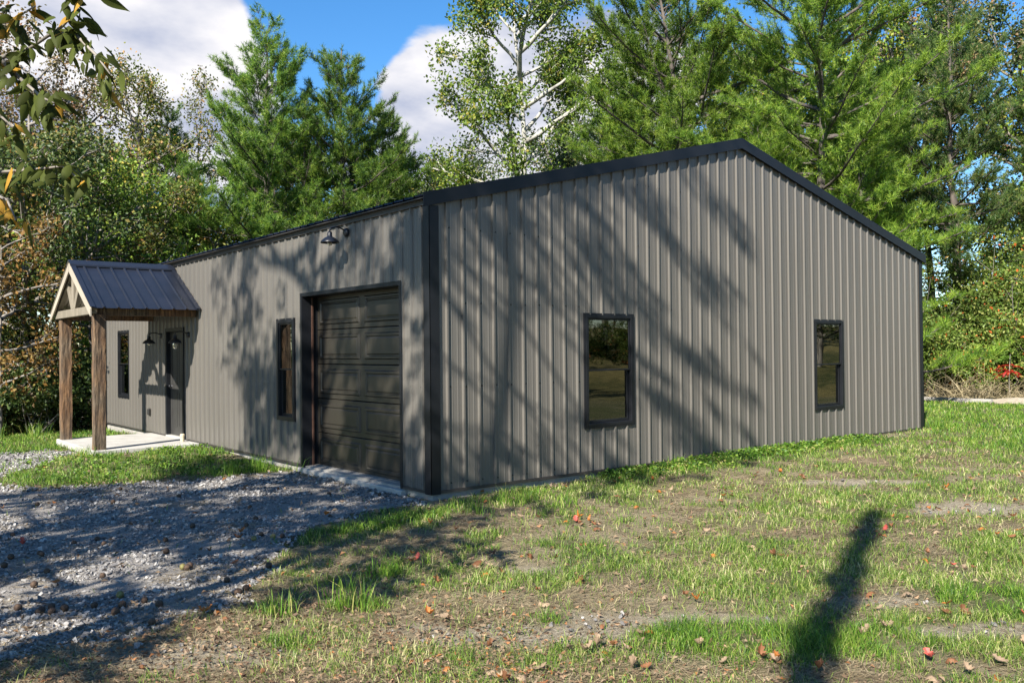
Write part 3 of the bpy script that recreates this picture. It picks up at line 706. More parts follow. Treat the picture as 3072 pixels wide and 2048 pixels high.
# rough posts with uneven faces
def post(cx, cy, z0, z1, w, seed, lab):
    n, per = 34, 7
    vs = []; zz = np.linspace(z0, z1, n)
    for i, z in enumerate(zz):
        ring = []
        for sd in range(4):
            for k in range(per):
                t = k/per*2-1
                p = [(t,-1),(1,t),(-t,1),(-1,-t)][sd]; ring.append(p)
        ring = np.array(ring)*w/2
        ang = np.arange(len(ring))
        j = (fbm(ang*.9+seed*7, np.full(len(ring), z*2.2), seed)-.5)*.020 + (vnoise(ang*1.7, np.full(len(ring), z*9), seed+5)-.5)*.009
        rr = 1 + j/(w/2)*.9
        rr = np.where(np.abs(ring).min(1) > w/2*.93, rr*.965, rr)
        ring = ring*rr[:,None]
        vs += [(cx+p[0], cy+p[1], z) for p in ring]
    m = MB(); q = 4*per
    m.add(vs, [(i*q+k, i*q+(k+1) % q, (i+1)*q+(k+1) % q, (i+1)*q+k) for i in range(n-1) for k in range(q)])
    for o in (0, (n-1)*q):
        for k in range(1, q-1): m.f3.append((o, o+k, o+k+1))
    o = m.build('porch_post', M_BEAM, bld); o['label'] = lab
post(-1.675, 7.60, .005, 2.29, .185, 3, 'rough sawn brown post at the near porch corner')
post(-1.675, 10.02, .005, 2.29, .185, 8, 'rough sawn brown post at the far porch corner')
tr = link('porch_truss', None, bld); tr['label'] = 'pale timber truss filling the porch gable'
tx0, tx1 = PF+.035, PF+.125
MB().box((tx0, PR-1.36, 2.30),(tx1, PR+1.36, 2.44)).build('bottom_chord', M_PINEWOOD, tr, bevel=.006)
for side in (-1,1):
    A = V(0, PR+side*1.38, 2.445); B = V(0, PR+side*.06, PZR-.09)
    d = (B-A)/np.linalg.norm(B-A); nn = V(0, -d[2]*side*-1, 0); pn = np.cross(d, X_); pn = pn/np.linalg.norm(pn)
    c = (A+B)/2 + V((tx0+tx1)/2,0,-.045)
    MB().obox(c, X_*.043, d*np.linalg.norm(B-A)/2, pn*.055).build('rafter', M_PINEWOOD, tr, bevel=.004)
    A = V(0, PR+side*.085, 2.455); B = V(0, PR+side*.44, 2.885); d = (B-A)/np.linalg.norm(B-A); pn = np.cross(d, X_)
    MB().obox((A+B)/2+V((tx0+tx1)/2,0,0), X_*.035, d*np.linalg.norm(B-A)/2, pn*.06).build('strut', M_PINEWOOD, tr, bevel=.004)
MB().box((tx0+.004, PR-.075, 2.4405),(tx1-.004, PR+.075, PZR-.10)).build('king_post', M_PINEWOOD, tr, bevel=.004)
m = MB(); m.box((-1.80,7.45,-.36),(-.030,10.24,.005)); o = m.build('porch_slab', M_CONC, bld, bevel=.012); o['label'] = 'pale concrete slab under the porch'

# ------------------------------------------------------------------ lamps
def lamp(y, z, label, reach=.245, jar=False):
    t = thing('wall_lamp', label, 'lamp', (-.022, y, z), 0, 'black barn lamps on the front wall', .92)
    MB().lathe([(.001,.030),(.045,.028),(.058,.018),(.060,.0),(.060,-.02)], (0,0,0), 20, (-1,0,0)).build('back_plate', M_LAMP, t, True)
    pts = [(-.02,0,.02)]
    for k in range(9): 
        u = k/8; pts.append((-.03-u*(reach-.03), 0, .03+.035*math.sin(u*math.pi*.9)))
    pts += [(-reach-.012,0,.018),(-reach-.012,0,-.02)]
    MB().tube(pts, .011, 8).build('arm', M_LAMP, t, True)
    c = (-reach-.012,0,-.16)
    MB().lathe([(.001,.155),(.028,.152),(.034,.13),(.036,.085),(.050,.075),(.078,.062),(.110,.035),(.129,.006),(.131,-.008),(.125,-.007),(.105,.026),(.074,.052),(.034,.062)], c, 28).build('shade', M_LAMP, t, True)
    if jar:
        MB().lathe([(.030,.05),(.040,.03),(.047,-.01),(.047,-.075),(.040,-.105),(.02,-.118),(.001,-.12)], c, 16).build('glass_jar', M_BULB, t, True)
    MB().lathe([(.014,.05),(.016,.02),(.030,-.002),(.034,-.02),(.026,-.04),(.001,-.05)], c, 14).build('bulb', M_BULB, t, True)
lamp(1.94, 3.185, 'black barn lamp on the wall above the garage door')
lamp(9.62, 1.975, 'black barn lamp on the wall left of the entry door')
lamp(8.05, 1.965, 'black barn lamp right of the entry door with a glass jar', jar=True)

# small fixtures
def small_things():
    z = float(gz(-.16, 8.0))
    m = MB(); m.lathe([(.035,-.05),(.035,.17),(.042,.17),(.042,.205),(.030,.215),(.001,.215)], (-.17,7.95,z), 14)
    tag(m.build('pipe_stub', M_CREAM, smooth=False), 'short cream pipe stub standing in grass at the front wall', 'pipe')
    m = MB(); m.box((-.024,9.95,.30),(-.0195,10.06,.45)); o = m.build('outlet_box', M_DARKB, bevel=.006)
    o.location = (0,.42,.05); m2 = MB(); m2.box((-.060,9.967,.315),(-.0245,10.043,.435)); m2.build('cover', M_EDOOR, o, bevel=.01)
    tag(o, 'small dark outlet box low on the front wall behind the porch', 'outlet')
    # inside the second gable window
    t = thing('work_table', 'pale work table inside, behind the rear gable window', 'table', (8.6, .85, .004))
    MB().box((-.75,-.32,.70),(.75,.32,.74)).build('tabletop', M_WHITE, t)
    for sx in (-1,1):
        for sy in (-1,1): MB().box((sx*.70-.025, sy*.27-.025, 0),(sx*.70+.025, sy*.27+.025, .699)).build('leg', M_DARKB, t)
    t = thing('plastic_jug', 'lime yellow plastic jug inside the rear gable window', 'jug', (8.36, .50, .746))
    t.location.z = .745; t.location.y = .62
    m = MB(); m.lathe([(.001,.0),(.075,.0),(.085,.012),(.085,.13),(.07,.165),(.03,.19),(.025,.20),(.025,.215),(.001,.216)], (0,0,0), 18); m.build('body', M_LIME, t, True)
    MB().lathe([(.028,.217),(.028,.245),(.001,.246)], (0,0,0), 12).build('cap', M_WHITE, t)
    MB().tube([(.03,0,.205),(.075,0,.20),(.10,0,.16),(.083,0,.10)], .010, 8).build('handle', M_LIME, t, True)
    # timber edging behind the building
    t = thing('landscape_timber', 'long weathered grey timber lying on the grass behind the building', 'timber', (20.55, 3.45, float(gz(20.6,3.4))), R_(0))
    MB().box((-.07,-1.1,-.02),(.07,1.45,.115)).build('beam', M_GREYWOOD, t, bevel=.012)
    [MB().lathe([(.001,.121),(.012,.120),(.012,.11)], (0,y,0), 8).build('spike_head', M_SCREW, t) for y in (-.9,.1,1.2)]
small_things()

# ------------------------------------------------------------------ plants
def norm(a): return a/(np.linalg.norm(a, axis=-1, keepdims=True)+1e-9)
def leaf_quads(P, D, size, aspect=.55, fold=.25, g=None):
    """pointed two-triangle leaves; P base points, D directions"""
    g = g or rng
    n = len(P); D = norm(D); r = norm(np.cross(D, norm(g.normal(size=(n,3))))); up = np.cross(r, D)
    size = np.asarray(size).reshape(-1,1)*np.ones((n,1)); w = size*aspect*.5
    mid = P + D*size*.48 + up*size*fold*.35
    v = np.stack([P, mid+r*w, P+D*size, mid-r*w], 1).reshape(-1,3)
    b = np.arange(n)[:,None]*4
    return v, np.concatenate([b+np.array([[0,1,2]]), b+np.array([[0,2,3]])])
def needle_tris(P, D, n_per, ln, wd, g, spread=.8):
    """bottle-brush tufts at P along twig direction D"""
    N = len(P); D = norm(D)
    Pn = np.repeat(P, n_per, 0); Dn = np.repeat(D, n_per, 0)
    M = len(Pn)
    rad = norm(g.normal(size=(M,3)))
    d = norm(Dn*g.uniform(.1,1.0,(M,1)) + rad*g.uniform(.5,1.4,(M,1))*spread)
    L = ln*g.uniform(.7,1.15,(M,1))
    base = Pn - Dn*g.uniform(0,.07,(M,1))*ln/.2
    side = norm(np.cross(d, norm(g.normal(size=(M,3)))))*wd*.5
    v = np.stack([base-side, base+side, base+d*L], 1).reshape(-1,3)
    return v, np.arange(M*3).reshape(-1,3)

def branch_curve(p0, az, el0, ln, n, g, up=.0, wob=.05):
    pts = [np.array(p0, float)]; el = el0; a = az
    for i in range(n):
        el += up/n + g.normal(0, wob); a += g.normal(0, wob*1.4)
        pts.append(pts[-1] + ln/n*V(math.cos(el)*math.cos(a), math.cos(el)*math.sin(a), math.sin(el)))
    return pts

def pine_meshes(seed, H, cb, R, mat, bark=None, tr=.16, density=1.0, needle=.175, wd=.014, n_per=16, shape='oval', lean=0., whorl=.5, sub=1., flat=False):
    g = np.random.default_rng(seed); mb = MB()
    n = 12; tp = []; off = V(0,0,0)
    for i in range(n+1):
        off = off + V(g.normal(0,.05)+lean/n, g.normal(0,.05), 0)*H/12; tp.append(off + V(0,0,H*i/n))
    tp[0] = V(0,0,-.3)
    mb.tube(tp, [tr*(1-.88*i/n)*(1.15 if i == 0 else 1) for i in range(n+1)], 9)
    def at(z):
        u = z/H*n; i = min(int(u), n-1); return tp[i]+(tp[i+1]-tp[i])*(u-i)
    TP, TD = [], []
    z = cb
    while z < H-.12:
        u = (z-cb)/(H-cb)
        if shape == 'oval': prof = (math.sin(math.pi*min(1, .22+.80*u)))**.75*1.0 if u < .95 else .22
        elif shape == 'broad': prof = .75+.35*math.sin(u*2.6) if u < .7 else 1.05*(1-u)/.3*.85+.12
        elif shape == 'high': prof = .36+.64*float(sst(.25,.5,u))*(1 if u < .8 else 1-(u-.8)/.2*.75)
        else: prof = (1-u)**.8*.95+.08
        k = g.integers(3, 6); a0 = g.uniform(0, 6.28)
        for j in range(k):
            ln = R*prof*g.uniform(.62,1.12)
            if g.uniform() < .08: ln *= 1.2
            az = a0 + j*6.283/k + g.normal(0,.25)
            el = -.18+.85*u + g.normal(0,.12) if not flat else g.normal(.02,.05)
            pts = branch_curve(at(min(z+g.normal(0,.1), H-.1)), az, el, ln, 6, g, up=.05 if flat else .45, wob=.03 if flat else .07)
            r0 = max(.009, .0145*ln*(1-.3*u))
            mb.tube(pts, [r0*(1-.8*i/6) for i in range(7)], 5, cap=False)
            ns = max(4, int(ln*9.5*density))
            for q in range(ns):
                t = g.uniform(.14, 1.0)**.85 if q else 1.0
                i = min(int(t*6), 5); p = pts[i]+(pts[i+1]-pts[i])*(t*6-i); d = pts[i+1]-pts[i]
                sl_ = ((.20+.34*(1-t)*ln*.6)*g.uniform(.7,1.25)+.10)*sub
                sa_ = math.atan2(d[1], d[0]) + (0 if q == 0 else g.choice([-1,1])*g.uniform(.45,1.1)); se = g.uniform(-.05,.60) if not flat else g.uniform(-.12,.15)
                sp = branch_curve(p, sa_, se, sl_, 3, g, up=0 if flat else .5, wob=.1)
                mb.tube([sp[0], sp[3]], [.008,.004], 3, cap=False)
                nt = max(1, int(sl_/.135+.5))
                for w in range(nt):
                    u2 = 1-w/nt*.75; ii = min(int(u2*3), 2); TP.append(sp[ii]+(sp[ii+1]-sp[ii])*(u2*3-ii)); TD.append(sp[ii+1]-sp[ii]+V(0,0,0 if flat else .8*sl_/3))
        z += whorl*g.uniform(.75,1.25)
    TP.append(tp[-1]); TD.append(V(0,0,1))
    v, f = needle_tris(np.array(TP), np.array(TD), n_per, needle, wd, g)
    return mb.mesh('trunk', bark or M_PBARK, True), raw_mesh('crown', v, f, mat)

def leafy_meshes(seed, H, cb, R, mat, bark, tr=.13, limbs=16, subs=5, twigs=4, leaves=8, size=.10, up=.55, spread=.16, droop=.0, lean=0., top=1.0, vase=False):
    g = np.random.default_rng(seed); mb = MB()
    n = 10; tp = []; off = V(0,0,0)
    for i in range(n+1):
        off = off + V(g.normal(0,.09)+lean/n, g.normal(0,.09), 0)*H/12; tp.append(off+V(0,0,H*.94*i/n))
    tp[0] = V(0,0,-.3)
    mb.tube(tp, [tr*(1-.86*i/n)*(1.2 if i == 0 else 1) for i in range(n+1)], 9)
    LP, LD = [], []
    for b in range(limbs):
        u = (b+.5)/limbs; z = cb+(H*.94-cb)*u**.9
        k = z/(H*.94)*n; i = min(int(k), n-1); p = tp[i]+(tp[i+1]-tp[i])*(k-i)
        ln = R*(.35+.75*math.sin(math.pi*min(1,.18+.72*u)))*g.uniform(.7,1.15)*(1 if u < .8 else top)
        if vase: ln = R*(.48+.60*u)*g.uniform(.75,1.1)
        az = b*2.4+g.normal(0,.4)
        pts = branch_curve(p, az, up*(.5+.7*u)+g.normal(0,.12), ln, 6, g, up=.25-droop, wob=.10)
        r0 = max(.014, .026*ln)
        mb.tube(pts, [r0*(1-.82*j/6) for j in range(7)], 6, cap=False)
        for s in range(subs):
            t = g.uniform(.30,1.) if s else 1.; i = min(int(t*6),5); q = pts[i]+(pts[i+1]-pts[i])*(t*6-i); d = pts[i+1]-pts[i]
            sl_ = ln*(.22+.30*(1-t))*g.uniform(.7,1.3)+.15
            sp = branch_curve(q, math.atan2(d[1],d[0])+g.normal(0,.9), g.normal(.30,.35)-droop, sl_, 4, g, up=.15-droop, wob=.14)
            mb.tube([sp[0],sp[2],sp[4]], [r0*.42,r0*.30,.004], 4, cap=False)
            for w in range(twigs):
                t2 = g.uniform(.25,1.) if w else 1.; ii = min(int(t2*4),3); a = sp[ii]+(sp[ii+1]-sp[ii])*(t2*4-ii)
                e = a + norm(g.normal(size=3)+V(0,0,.15))*g.uniform(.12,.40)
                mb.tube([a,e], [.006,.003], 3, cap=False)
                for l in range(leaves):
                    LP.append(a+(e-a)*g.uniform(0,1.1)+g.normal(0,spread,3)); LD.append(g.normal(size=3)+V(0,0,-.35)+(e-a)*2)
    v, f = leaf_quads(np.array(LP), np.array(LD), size*g.uniform(.65,1.25,len(LP)), .62, .3, g)
    return mb.mesh('trunk', bark, True), raw_mesh('crown', v, f, mat)

def bush_meshes(seed, H, R, mat, bark, stems=14, lumps=26, per=260, size=.08, vine=0.):
    g = np.random.default_rng(seed); mb = MB(); LP, LD = [], []
    for s in range(stems):
        pts = branch_curve((g.normal(0,R*.18),g.normal(0,R*.18),-.1), g.uniform(0,6.28), g.uniform(.75,1.45), H*g.uniform(.6,1.0), 5, g, up=-.35, wob=.12)
        mb.tube(pts, [.022,.018,.014,.010,.007,.003], 4, cap=False)
        for k in range(3):
            a = pts[g.integers(2,6)]; e = a+norm(g.normal(size=3)+V(0,0,.4))*g.uniform(.2,.6); mb.tube([a,e], [.006,.002], 3, cap=False)
    for l in range(lumps):
        th = g.uniform(0,6.28); u = g.uniform(0,1)**.6; r = R*u*g.uniform(.6,1.05)
        c = V(math.cos(th)*r, math.sin(th)*r, H*(.12+.80*g.uniform(0,1)*(1-.55*u*u)))
        rr = R*g.uniform(.20,.38)
        d = norm(g.normal(size=(per,3))); rad = rr*g.uniform(.55,1.12,(per,1)); sc = V(1,1,.75)
        LP.append(c+d*rad*sc); LD.append(d*.7+g.normal(size=(per,3))*.7+V(0,0,-.2))
    LP = np.concatenate(LP); LD = np.concatenate(LD); k = LP[:,2] > -.02; LP, LD = LP[k], LD[k]
    v, f = leaf_quads(LP, LD, size*g.uniform(.6,1.3,len(LP)), .6, .3, g)
    return mb.mesh('stem', bark, True), raw_mesh('foliage', v, f, mat)

def plant(kind, label, cat, ms, x, y, rz=0., sc=1., group=None, z=None, parts=('trunk','crown'), mat=None):
    t = thing(kind, label, cat, (x, y, float(gz(x,y)) if z is None else z), rz, group, sc)
    for nm, me in zip(parts, ms):
        o = link(nm, me, t)
        if mat is not None and nm in ('crown','foliage'):
            o.data = me.copy() if False else me
            o.material_slots[0].link = 'OBJECT'; o.material_slots[0].material = mat
    return t

def woodland():
    pA = pine_meshes(11, 13.0, 3.2, 3.0, M_PINE, shape='oval', density=1.75, whorl=.40)
    pB = pine_meshes(12, 12.6, 3.0, 3.0, M_PINE, shape='oval', density=1.65, whorl=.40)
    pC = pine_meshes(13, 15.0, 2.4, 4.2, M_PINEY, shape='broad', tr=.19, needle=.185, wd=.014, density=1.3, lean=.8)
    pD = pine_meshes(14, 11.6, 1.8, 2.7, M_PINEB, shape='oval', density=1.2, needle=.185, wd=.014)
    pE = pine_meshes(15, 8.6, 1.0, 3.3, M_PINEY, shape='cone', whorl=.42, tr=.11, needle=.25, wd=.013, density=1.15)
    pF = pine_meshes(16, 12.0, 4.2, 2.1, M_PINE, shape='oval', density=1.0)
    dS = leafy_meshes(21, 15.5, 3.2, 3.7, M_GREEN, M_WBARK, tr=.20, limbs=26, subs=8, twigs=6, leaves=26, size=.14, up=.55, spread=.20)
    dA = leafy_meshes(22, 12.5, 4.5, 2.2, M_OLIVE, M_GBARK, tr=.11, limbs=18, subs=6, twigs=5, leaves=15, size=.12, up=.9, spread=.18)
    dB = leafy_meshes(23, 12.0, 3.5, 2.9, M_TANL, M_GBARK, tr=.14, limbs=18, subs=6, twigs=5, leaves=16, size=.125, up=.6, spread=.2)
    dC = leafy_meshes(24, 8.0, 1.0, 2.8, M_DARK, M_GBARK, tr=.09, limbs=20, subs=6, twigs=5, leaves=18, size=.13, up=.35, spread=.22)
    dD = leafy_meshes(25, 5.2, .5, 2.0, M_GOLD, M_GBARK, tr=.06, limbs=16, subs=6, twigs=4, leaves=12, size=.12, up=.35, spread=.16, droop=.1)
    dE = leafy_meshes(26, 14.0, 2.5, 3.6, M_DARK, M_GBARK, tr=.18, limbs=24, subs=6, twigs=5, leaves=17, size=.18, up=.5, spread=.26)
    dT = leafy_meshes(27, 12.6, 5.0, 1.3, M_OLIVE, M_GBARK, tr=.08, limbs=14, subs=5, twigs=4, leaves=8, size=.11, up=1.0, spread=.15)
    # --- pines behind the front roofline
    plant('pine_tree', 'tall full pine behind the front wall, left of the blue sky gap', 'tree', pA, 6.63, 20.4, .4, 1.0, 'pines behind the building')
    plant('pine_tree', 'full pine right of the blue sky gap, above the barn lamp', 'tree', pB, 9.44, 19.41, 1.3, 1.0, 'pines behind the building')
    plant('pine_tree', 'pine with spiky upright shoots sloping down toward the white barked tree', 'tree', pB, 11.7, 20.6, 2.2, .88, 'pines behind the building')
    plant('pine_tree', 'shorter pine filling the left flank of the pine above the lamp', 'tree', pF, 8.0, 20.0, 4.0, .90, 'pines behind the building')
    plant('pine_tree', 'low branched pine just above the front eave left of the lamp', 'tree', pE, 4.6, 21.2, 1.0, .95, 'pines behind the building', mat=M_PINE)
    plant('pine_tree', 'pine standing back between the two full pines, filling the gap between them', 'tree', pB, 9.2, 24.6, .6, .92, 'pines behind the building')
    plant('pine_tree', 'pine standing back behind the left flank of the tall full pine', 'tree', pA, 5.4, 26.0, 2.6, .86, 'pines behind the building')
    plant('pine_tree', 'pine standing back left of the foot of the white barked tree', 'tree', pA, 13.9, 24.4, 5.0, .74, 'pines behind the building')
    plant('hardwood_tree', 'yellow green tree between the porch ridge and the thin olive tree', 'tree', dC, 1.9, 24.4, 2.2, 1.15, 'shady understorey trees', mat=M_OLIVE)
    # --- white barked tree
    plant('sycamore_tree', 'pale barked leafy tree rising out of the frame above the low roof end', 'tree', dS, 15.9, 16.9, .7, 1.04)
    # --- right hand pines
    plant('pine_tree', 'broad bright pine with long crooked limbs behind the middle of the roof slope', 'tree', pC, 17.0, 9.4, 2.0, 1.0, 'sunny pines right of the white barked tree')
    plant('pine_tree', 'broad bright pine with limbs reaching left above the gable peak', 'tree', pC, 18.0, 6.3, 4.1, .97, 'sunny pines right of the white barked tree')
    plant('pine_tree', 'bright pine between the white barked tree and the roof slope', 'tree', pB, 17.3, 12.6, 3.0, 1.0, 'sunny pines right of the white barked tree', mat=M_PINEY)
    plant('pine_tree', 'low bushy yellow green pine skirting the roof slope left of the peak', 'tree', pE, 15.6, 9.1, .3, .88, 'low pines just behind the roof')
    plant('pine_tree', 'low bushy green pine just above the gable peak', 'tree', pE, 16.0, 6.9, 2.3, .98, 'low pines just behind the roof')
    plant('pine_tree', 'low bushy green pine right of the gable peak', 'tree', pE, 17.9, 4.9, 3.9, .92, 'low pines just behind the roof')
    plant('pine_tree', 'low bushy pine beside the foot of the white barked tree', 'tree', pE, 15.9, 12.9, 5.2, .86, 'low pines just behind the roof')
    plant('pine_tree', 'bright young pine above the middle of the left roof slope', 'tree', pE, 16.3, 10.9, 4.6, 1.08, 'low pines just behind the roof')
    plant('pine_tree', 'dense blue green pine tower near the right edge of the picture', 'tree', pD, 26.1, 5.9, .9, 1.16, 'blue green pines on the right')
    plant('pine_tree', 'blue green pine cut by the right edge of the picture', 'tree', pD, 28.6, 3.2, 3.0, 1.0, 'blue green pines on the right')
    plant('pine_tree', 'blue green pine half hidden between the bright pines and the pine tower', 'tree', pD, 25.0, 8.6, 5.0, .95, 'blue green pines on the right')
    # --- hardwoods, left
    plant('hardwood_tree', 'thin olive leaved tree against the cloud left of the tall pine', 'tree', dA, 3.73, 25.3, .2, 1.0, 'hardwoods on the left')
    plant('hardwood_tree', 'wispy tall sapling just left of the tall pine top', 'tree', dT, 6.4, 27.0, .9, 1.08, 'hardwoods on the left')
    plant('hardwood_tree', 'tan leaved tree behind the hanging foreground leaves', 'tree', dB, .3, 25.6, 1.7, 1.12, 'hardwoods on the left')
    plant('hardwood_tree', 'tan leaved tree second from the left edge', 'tree', dB, 2.2, 27.8, 3.9, 1.02, 'hardwoods on the left')
    plant('pine_tree', 'slim dark pine among the tan leaved trees on the left', 'tree', pF, 3.1, 29.0, 1.0, .95, 'pines on the left')
    plant('pine_tree', 'slim dark pine left of the tall full pine with bare lower trunk', 'tree', pF, 5.0, 24.4, 3.3, .80, 'pines on the left')
    plant('hardwood_tree', 'yellow leaved small tree low between the porch and the tall pine', 'tree', dD, 4.6, 23.2, .5, 1.25, 'hardwoods on the left')
    plant('hardwood_tree', 'olive leaved tree above the porch ridge', 'tree', dC, 3.0, 21.6, .5, .92, 'shady understorey trees', mat=M_OLIVE)
    plant('hardwood_tree', 'mid green tree behind the far end of the front eave', 'tree', dC, 6.0, 23.6, 2.5, .86, 'shady understorey trees', mat=M_GREEN)
    plant('hardwood_tree', 'mid green tree behind the left porch rake', 'tree', dC, .9, 18.6, 3.5, .90, 'shady understorey trees', mat=M_GREEN)
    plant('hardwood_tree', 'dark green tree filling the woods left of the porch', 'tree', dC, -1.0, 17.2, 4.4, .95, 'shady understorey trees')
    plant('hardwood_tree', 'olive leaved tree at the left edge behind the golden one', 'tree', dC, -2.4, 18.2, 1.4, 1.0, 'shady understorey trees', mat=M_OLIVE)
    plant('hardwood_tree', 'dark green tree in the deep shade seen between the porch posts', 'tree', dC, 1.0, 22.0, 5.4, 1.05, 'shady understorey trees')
    plant('hardwood_tree', 'golden brown leaved small tree at the left edge of the picture', 'tree', dD, -2.15, 14.5, .9, .90)
    plant('hardwood_tree', 'green leafy tree under the gap between pines and white barked tree', 'tree', dC, 13.4, 20.6, .8, .95, 'shady understorey trees', mat=M_GREEN)
    plant('hardwood_tree', 'green leafy tree low behind the white barked tree', 'tree', dC, 17.6, 18.4, 2.8, 1.05, 'shady understorey trees', mat=M_GREEN)
    plant('hardwood_tree', 'bronze leaved treetop peeping out left of the blue green pine tower', 'tree', dB, 30.2, 8.5, 2.0, 1.15, 'hardwoods on the right')
    plant('hardwood_tree', 'bronze leaved treetop in the top right corner', 'tree', dB, 32.8, 4.0, 5.0, 1.15, 'hardwoods on the right')
    plant('hardwood_tree', 'green tree behind the bright pines right of the peak', 'tree', dE, 25.0, 10.5, 1.2, .80, 'hardwoods on the right', mat=M_GREEN)
    plant('hardwood_tree', 'green tree behind the rear end of the right hand rake', 'tree', dC, 23.6, 10.2, 1.0, 1.25, 'hardwoods on the right', mat=M_GREEN)
    plant('hardwood_tree', 'green tree between the low pines and the bank thicket', 'tree', dC, 22.0, 8.2, 4.0, .95, 'hardwoods on the right', mat=M_GREEN)
    plant('pine_tree', 'bright pine filling the gap above the right hand rake', 'tree', pB, 21.2, 7.2, 2.6, .86, 'sunny pines right of the white barked tree', mat=M_PINEY)
    plant('hardwood_tree', 'bright green tree just above the thickets at the right edge', 'tree', dC, 28.8, 1.6, 3.0, 1.25, 'hardwoods on the right', mat=M_GREEN)
    plant('hardwood_tree', 'tall green tree deep behind the blue green pine tower', 'tree', dE, 29.0, 9.6, 2.0, .92, 'hardwoods on the right', mat=M_GREEN)
    plant('hardwood_tree', 'tall green tree deep behind the gap right of the bright pines', 'tree', dE, 26.2, 12.6, 3.4, .90, 'hardwoods on the right', mat=M_GREEN)
    for i, (x, y, l) in enumerate([(30,-13.5,'middle'),(33.5,-15.8,'farther'),(31.5,-10.5,'nearer')]):
        plant('lawn_tree', 'leafy tree beyond the lawn, ' + l + ' of three, mirrored in the rear gable window', 'tree', dC, x, y, i*1.8, 1.0, 'trees beyond the lawn')
    for i, (x, y, l) in enumerate([(-17,13,'nearest'),(-23,20,'second nearest'),(-16,24,'third nearest'),(-27,12,'farthest')]):
        plant('roadside_tree', 'tree across the drive to the left, ' + l + ' of four, mirrored in the front windows', 'tree', dE, x, y, i*1.4, .8, 'trees across the drive', mat=M_GREEN)
    # --- the woods behind
    back = [(-6,27,0),(-9,21,1),(-3,31,2),(1,38,1),(6,40,1),(10,30,2),(14,31,1),(19,27,0),(23,22,1),(27,17,2),(30,10,0),(33,4,1),(32,-2,2),(36,8,0),(-13,28,2),(20,33,2),(28,27,0)]
    for i, (x, y, k) in enumerate(back):
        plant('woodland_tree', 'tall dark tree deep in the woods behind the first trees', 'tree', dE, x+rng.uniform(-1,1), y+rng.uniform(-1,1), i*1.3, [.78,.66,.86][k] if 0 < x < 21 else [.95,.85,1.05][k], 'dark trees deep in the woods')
    # --- understorey and bank
    bA = bush_meshes(31, 3.2, 1.9, M_VINE, M_GBARK, lumps=34, per=560, size=.085)
    bB = bush_meshes(32, 2.2, 1.6, M_VINE, M_GBARK, lumps=28, per=420, size=.075)
    bC = bush_meshes(33, 2.0, 1.6, M_DARK, M_GBARK, lumps=24, per=240, size=.12)
    lab = ['tall vine covered thicket right behind the rear corner', 'vine covered thicket at the right edge, highest on the bank', 'pale green thicket low at the right edge', 'thicket with orange flecks below the blue green pine tower',
           'dark thicket under the pines behind the roof slope', 'thicket between the rear corner and the red sumac', 'olive thicket behind the red sumac', 'high thicket under the pines near the right edge',
           'thicket rising just above the rear end of the black rake', 'vine thicket just out of the right edge of the lawn', 'thicket in the shade behind the low pines']
    bp = [(23.4,6.4,bA,1.35),(26.4,1.6,bA,1.55),(23.6,.6,bB,.95),(25.4,4.6,bA,1.5),(20.6,8.8,bA,1.2),(23.4,4.9,bB,1.15),(24.3,2.9,bA,1.2),(28.0,4.6,bA,1.6),(22.4,8.2,bA,1.5),(26.0,-.9,bA,1.4),(19.2,11.2,bA,1.1)]
    for i, ((x, y, b, s), l) in enumerate(zip(bp, lab)):
        plant('thicket_shrub', l, 'shrub', b, x, y, i*1.9, s, 'thickets on the bank behind the lawn', parts=('stem','foliage'))
    lab = ['dark bush at the wood edge by the left picture edge', 'dark bush at the wood edge behind the far porch post', 'dark bush seen between the porch posts', 'dark bush by the far end wall', 'dark bush in the shade under the golden tree', 'dark bush deep in the shade left of the porch']
    for i, ((x, y, s), l) in enumerate(zip([(-3.6,16.2,1.0),(-1.2,14.9,.85),(-.2,16.2,1.0),(.9,15.6,.9),(-2.6,15.4,.8),(-1.6,19.0,1.5)], lab)):
        plant('understorey_bush', l, 'bush', bC, x, y, i*2.1, s, 'dark bushes at the wood edge', parts=('stem','foliage'))
    for i, (x, y, l) in enumerate([(-5.6,17.2,'nearest'),(-7.2,20.0,'middle'),(-9.4,24.0,'farthest')]):
        plant('roadside_bush', 'green bush at the wood edge left of the picture, ' + l + ' of three', 'bush', bC, x, y, i*1.3, 1.1, 'bushes left of the picture', parts=('stem','foliage'), mat=M_GREEN)
    for i, (x, y, l) in enumerate([(25.5,-25.0,'first'),(28.0,-23.5,'second'),(31.0,-22.6,'third'),(24.0,-28.0,'fourth'),(33.6,-20.5,'fifth')]):
        plant('hedgerow_bush', 'bush in the meadow hedgerow, ' + l + ' of five, mirrored in the wide gable window', 'bush', bA, x, y, i*1.3, 1.05, 'meadow hedgerow', parts=('stem','foliage'))
    # sumac with scarlet leaves
    t = thing('sumac_shrub', 'small sumac with scarlet lower leaves and lime green top in the thicket', 'shrub', (22.3, 2.55, float(gz(22.3,2.55))), 0, None, .8)
    g = np.random.default_rng(5); m = MB(); m.tube([(0,0,-.1),(.02,.05,.6),(0,.02,1.2),(.03,0,1.7)], [.02,.018,.014,.008], 6); m.build('stem', M_GBARK, t, True)
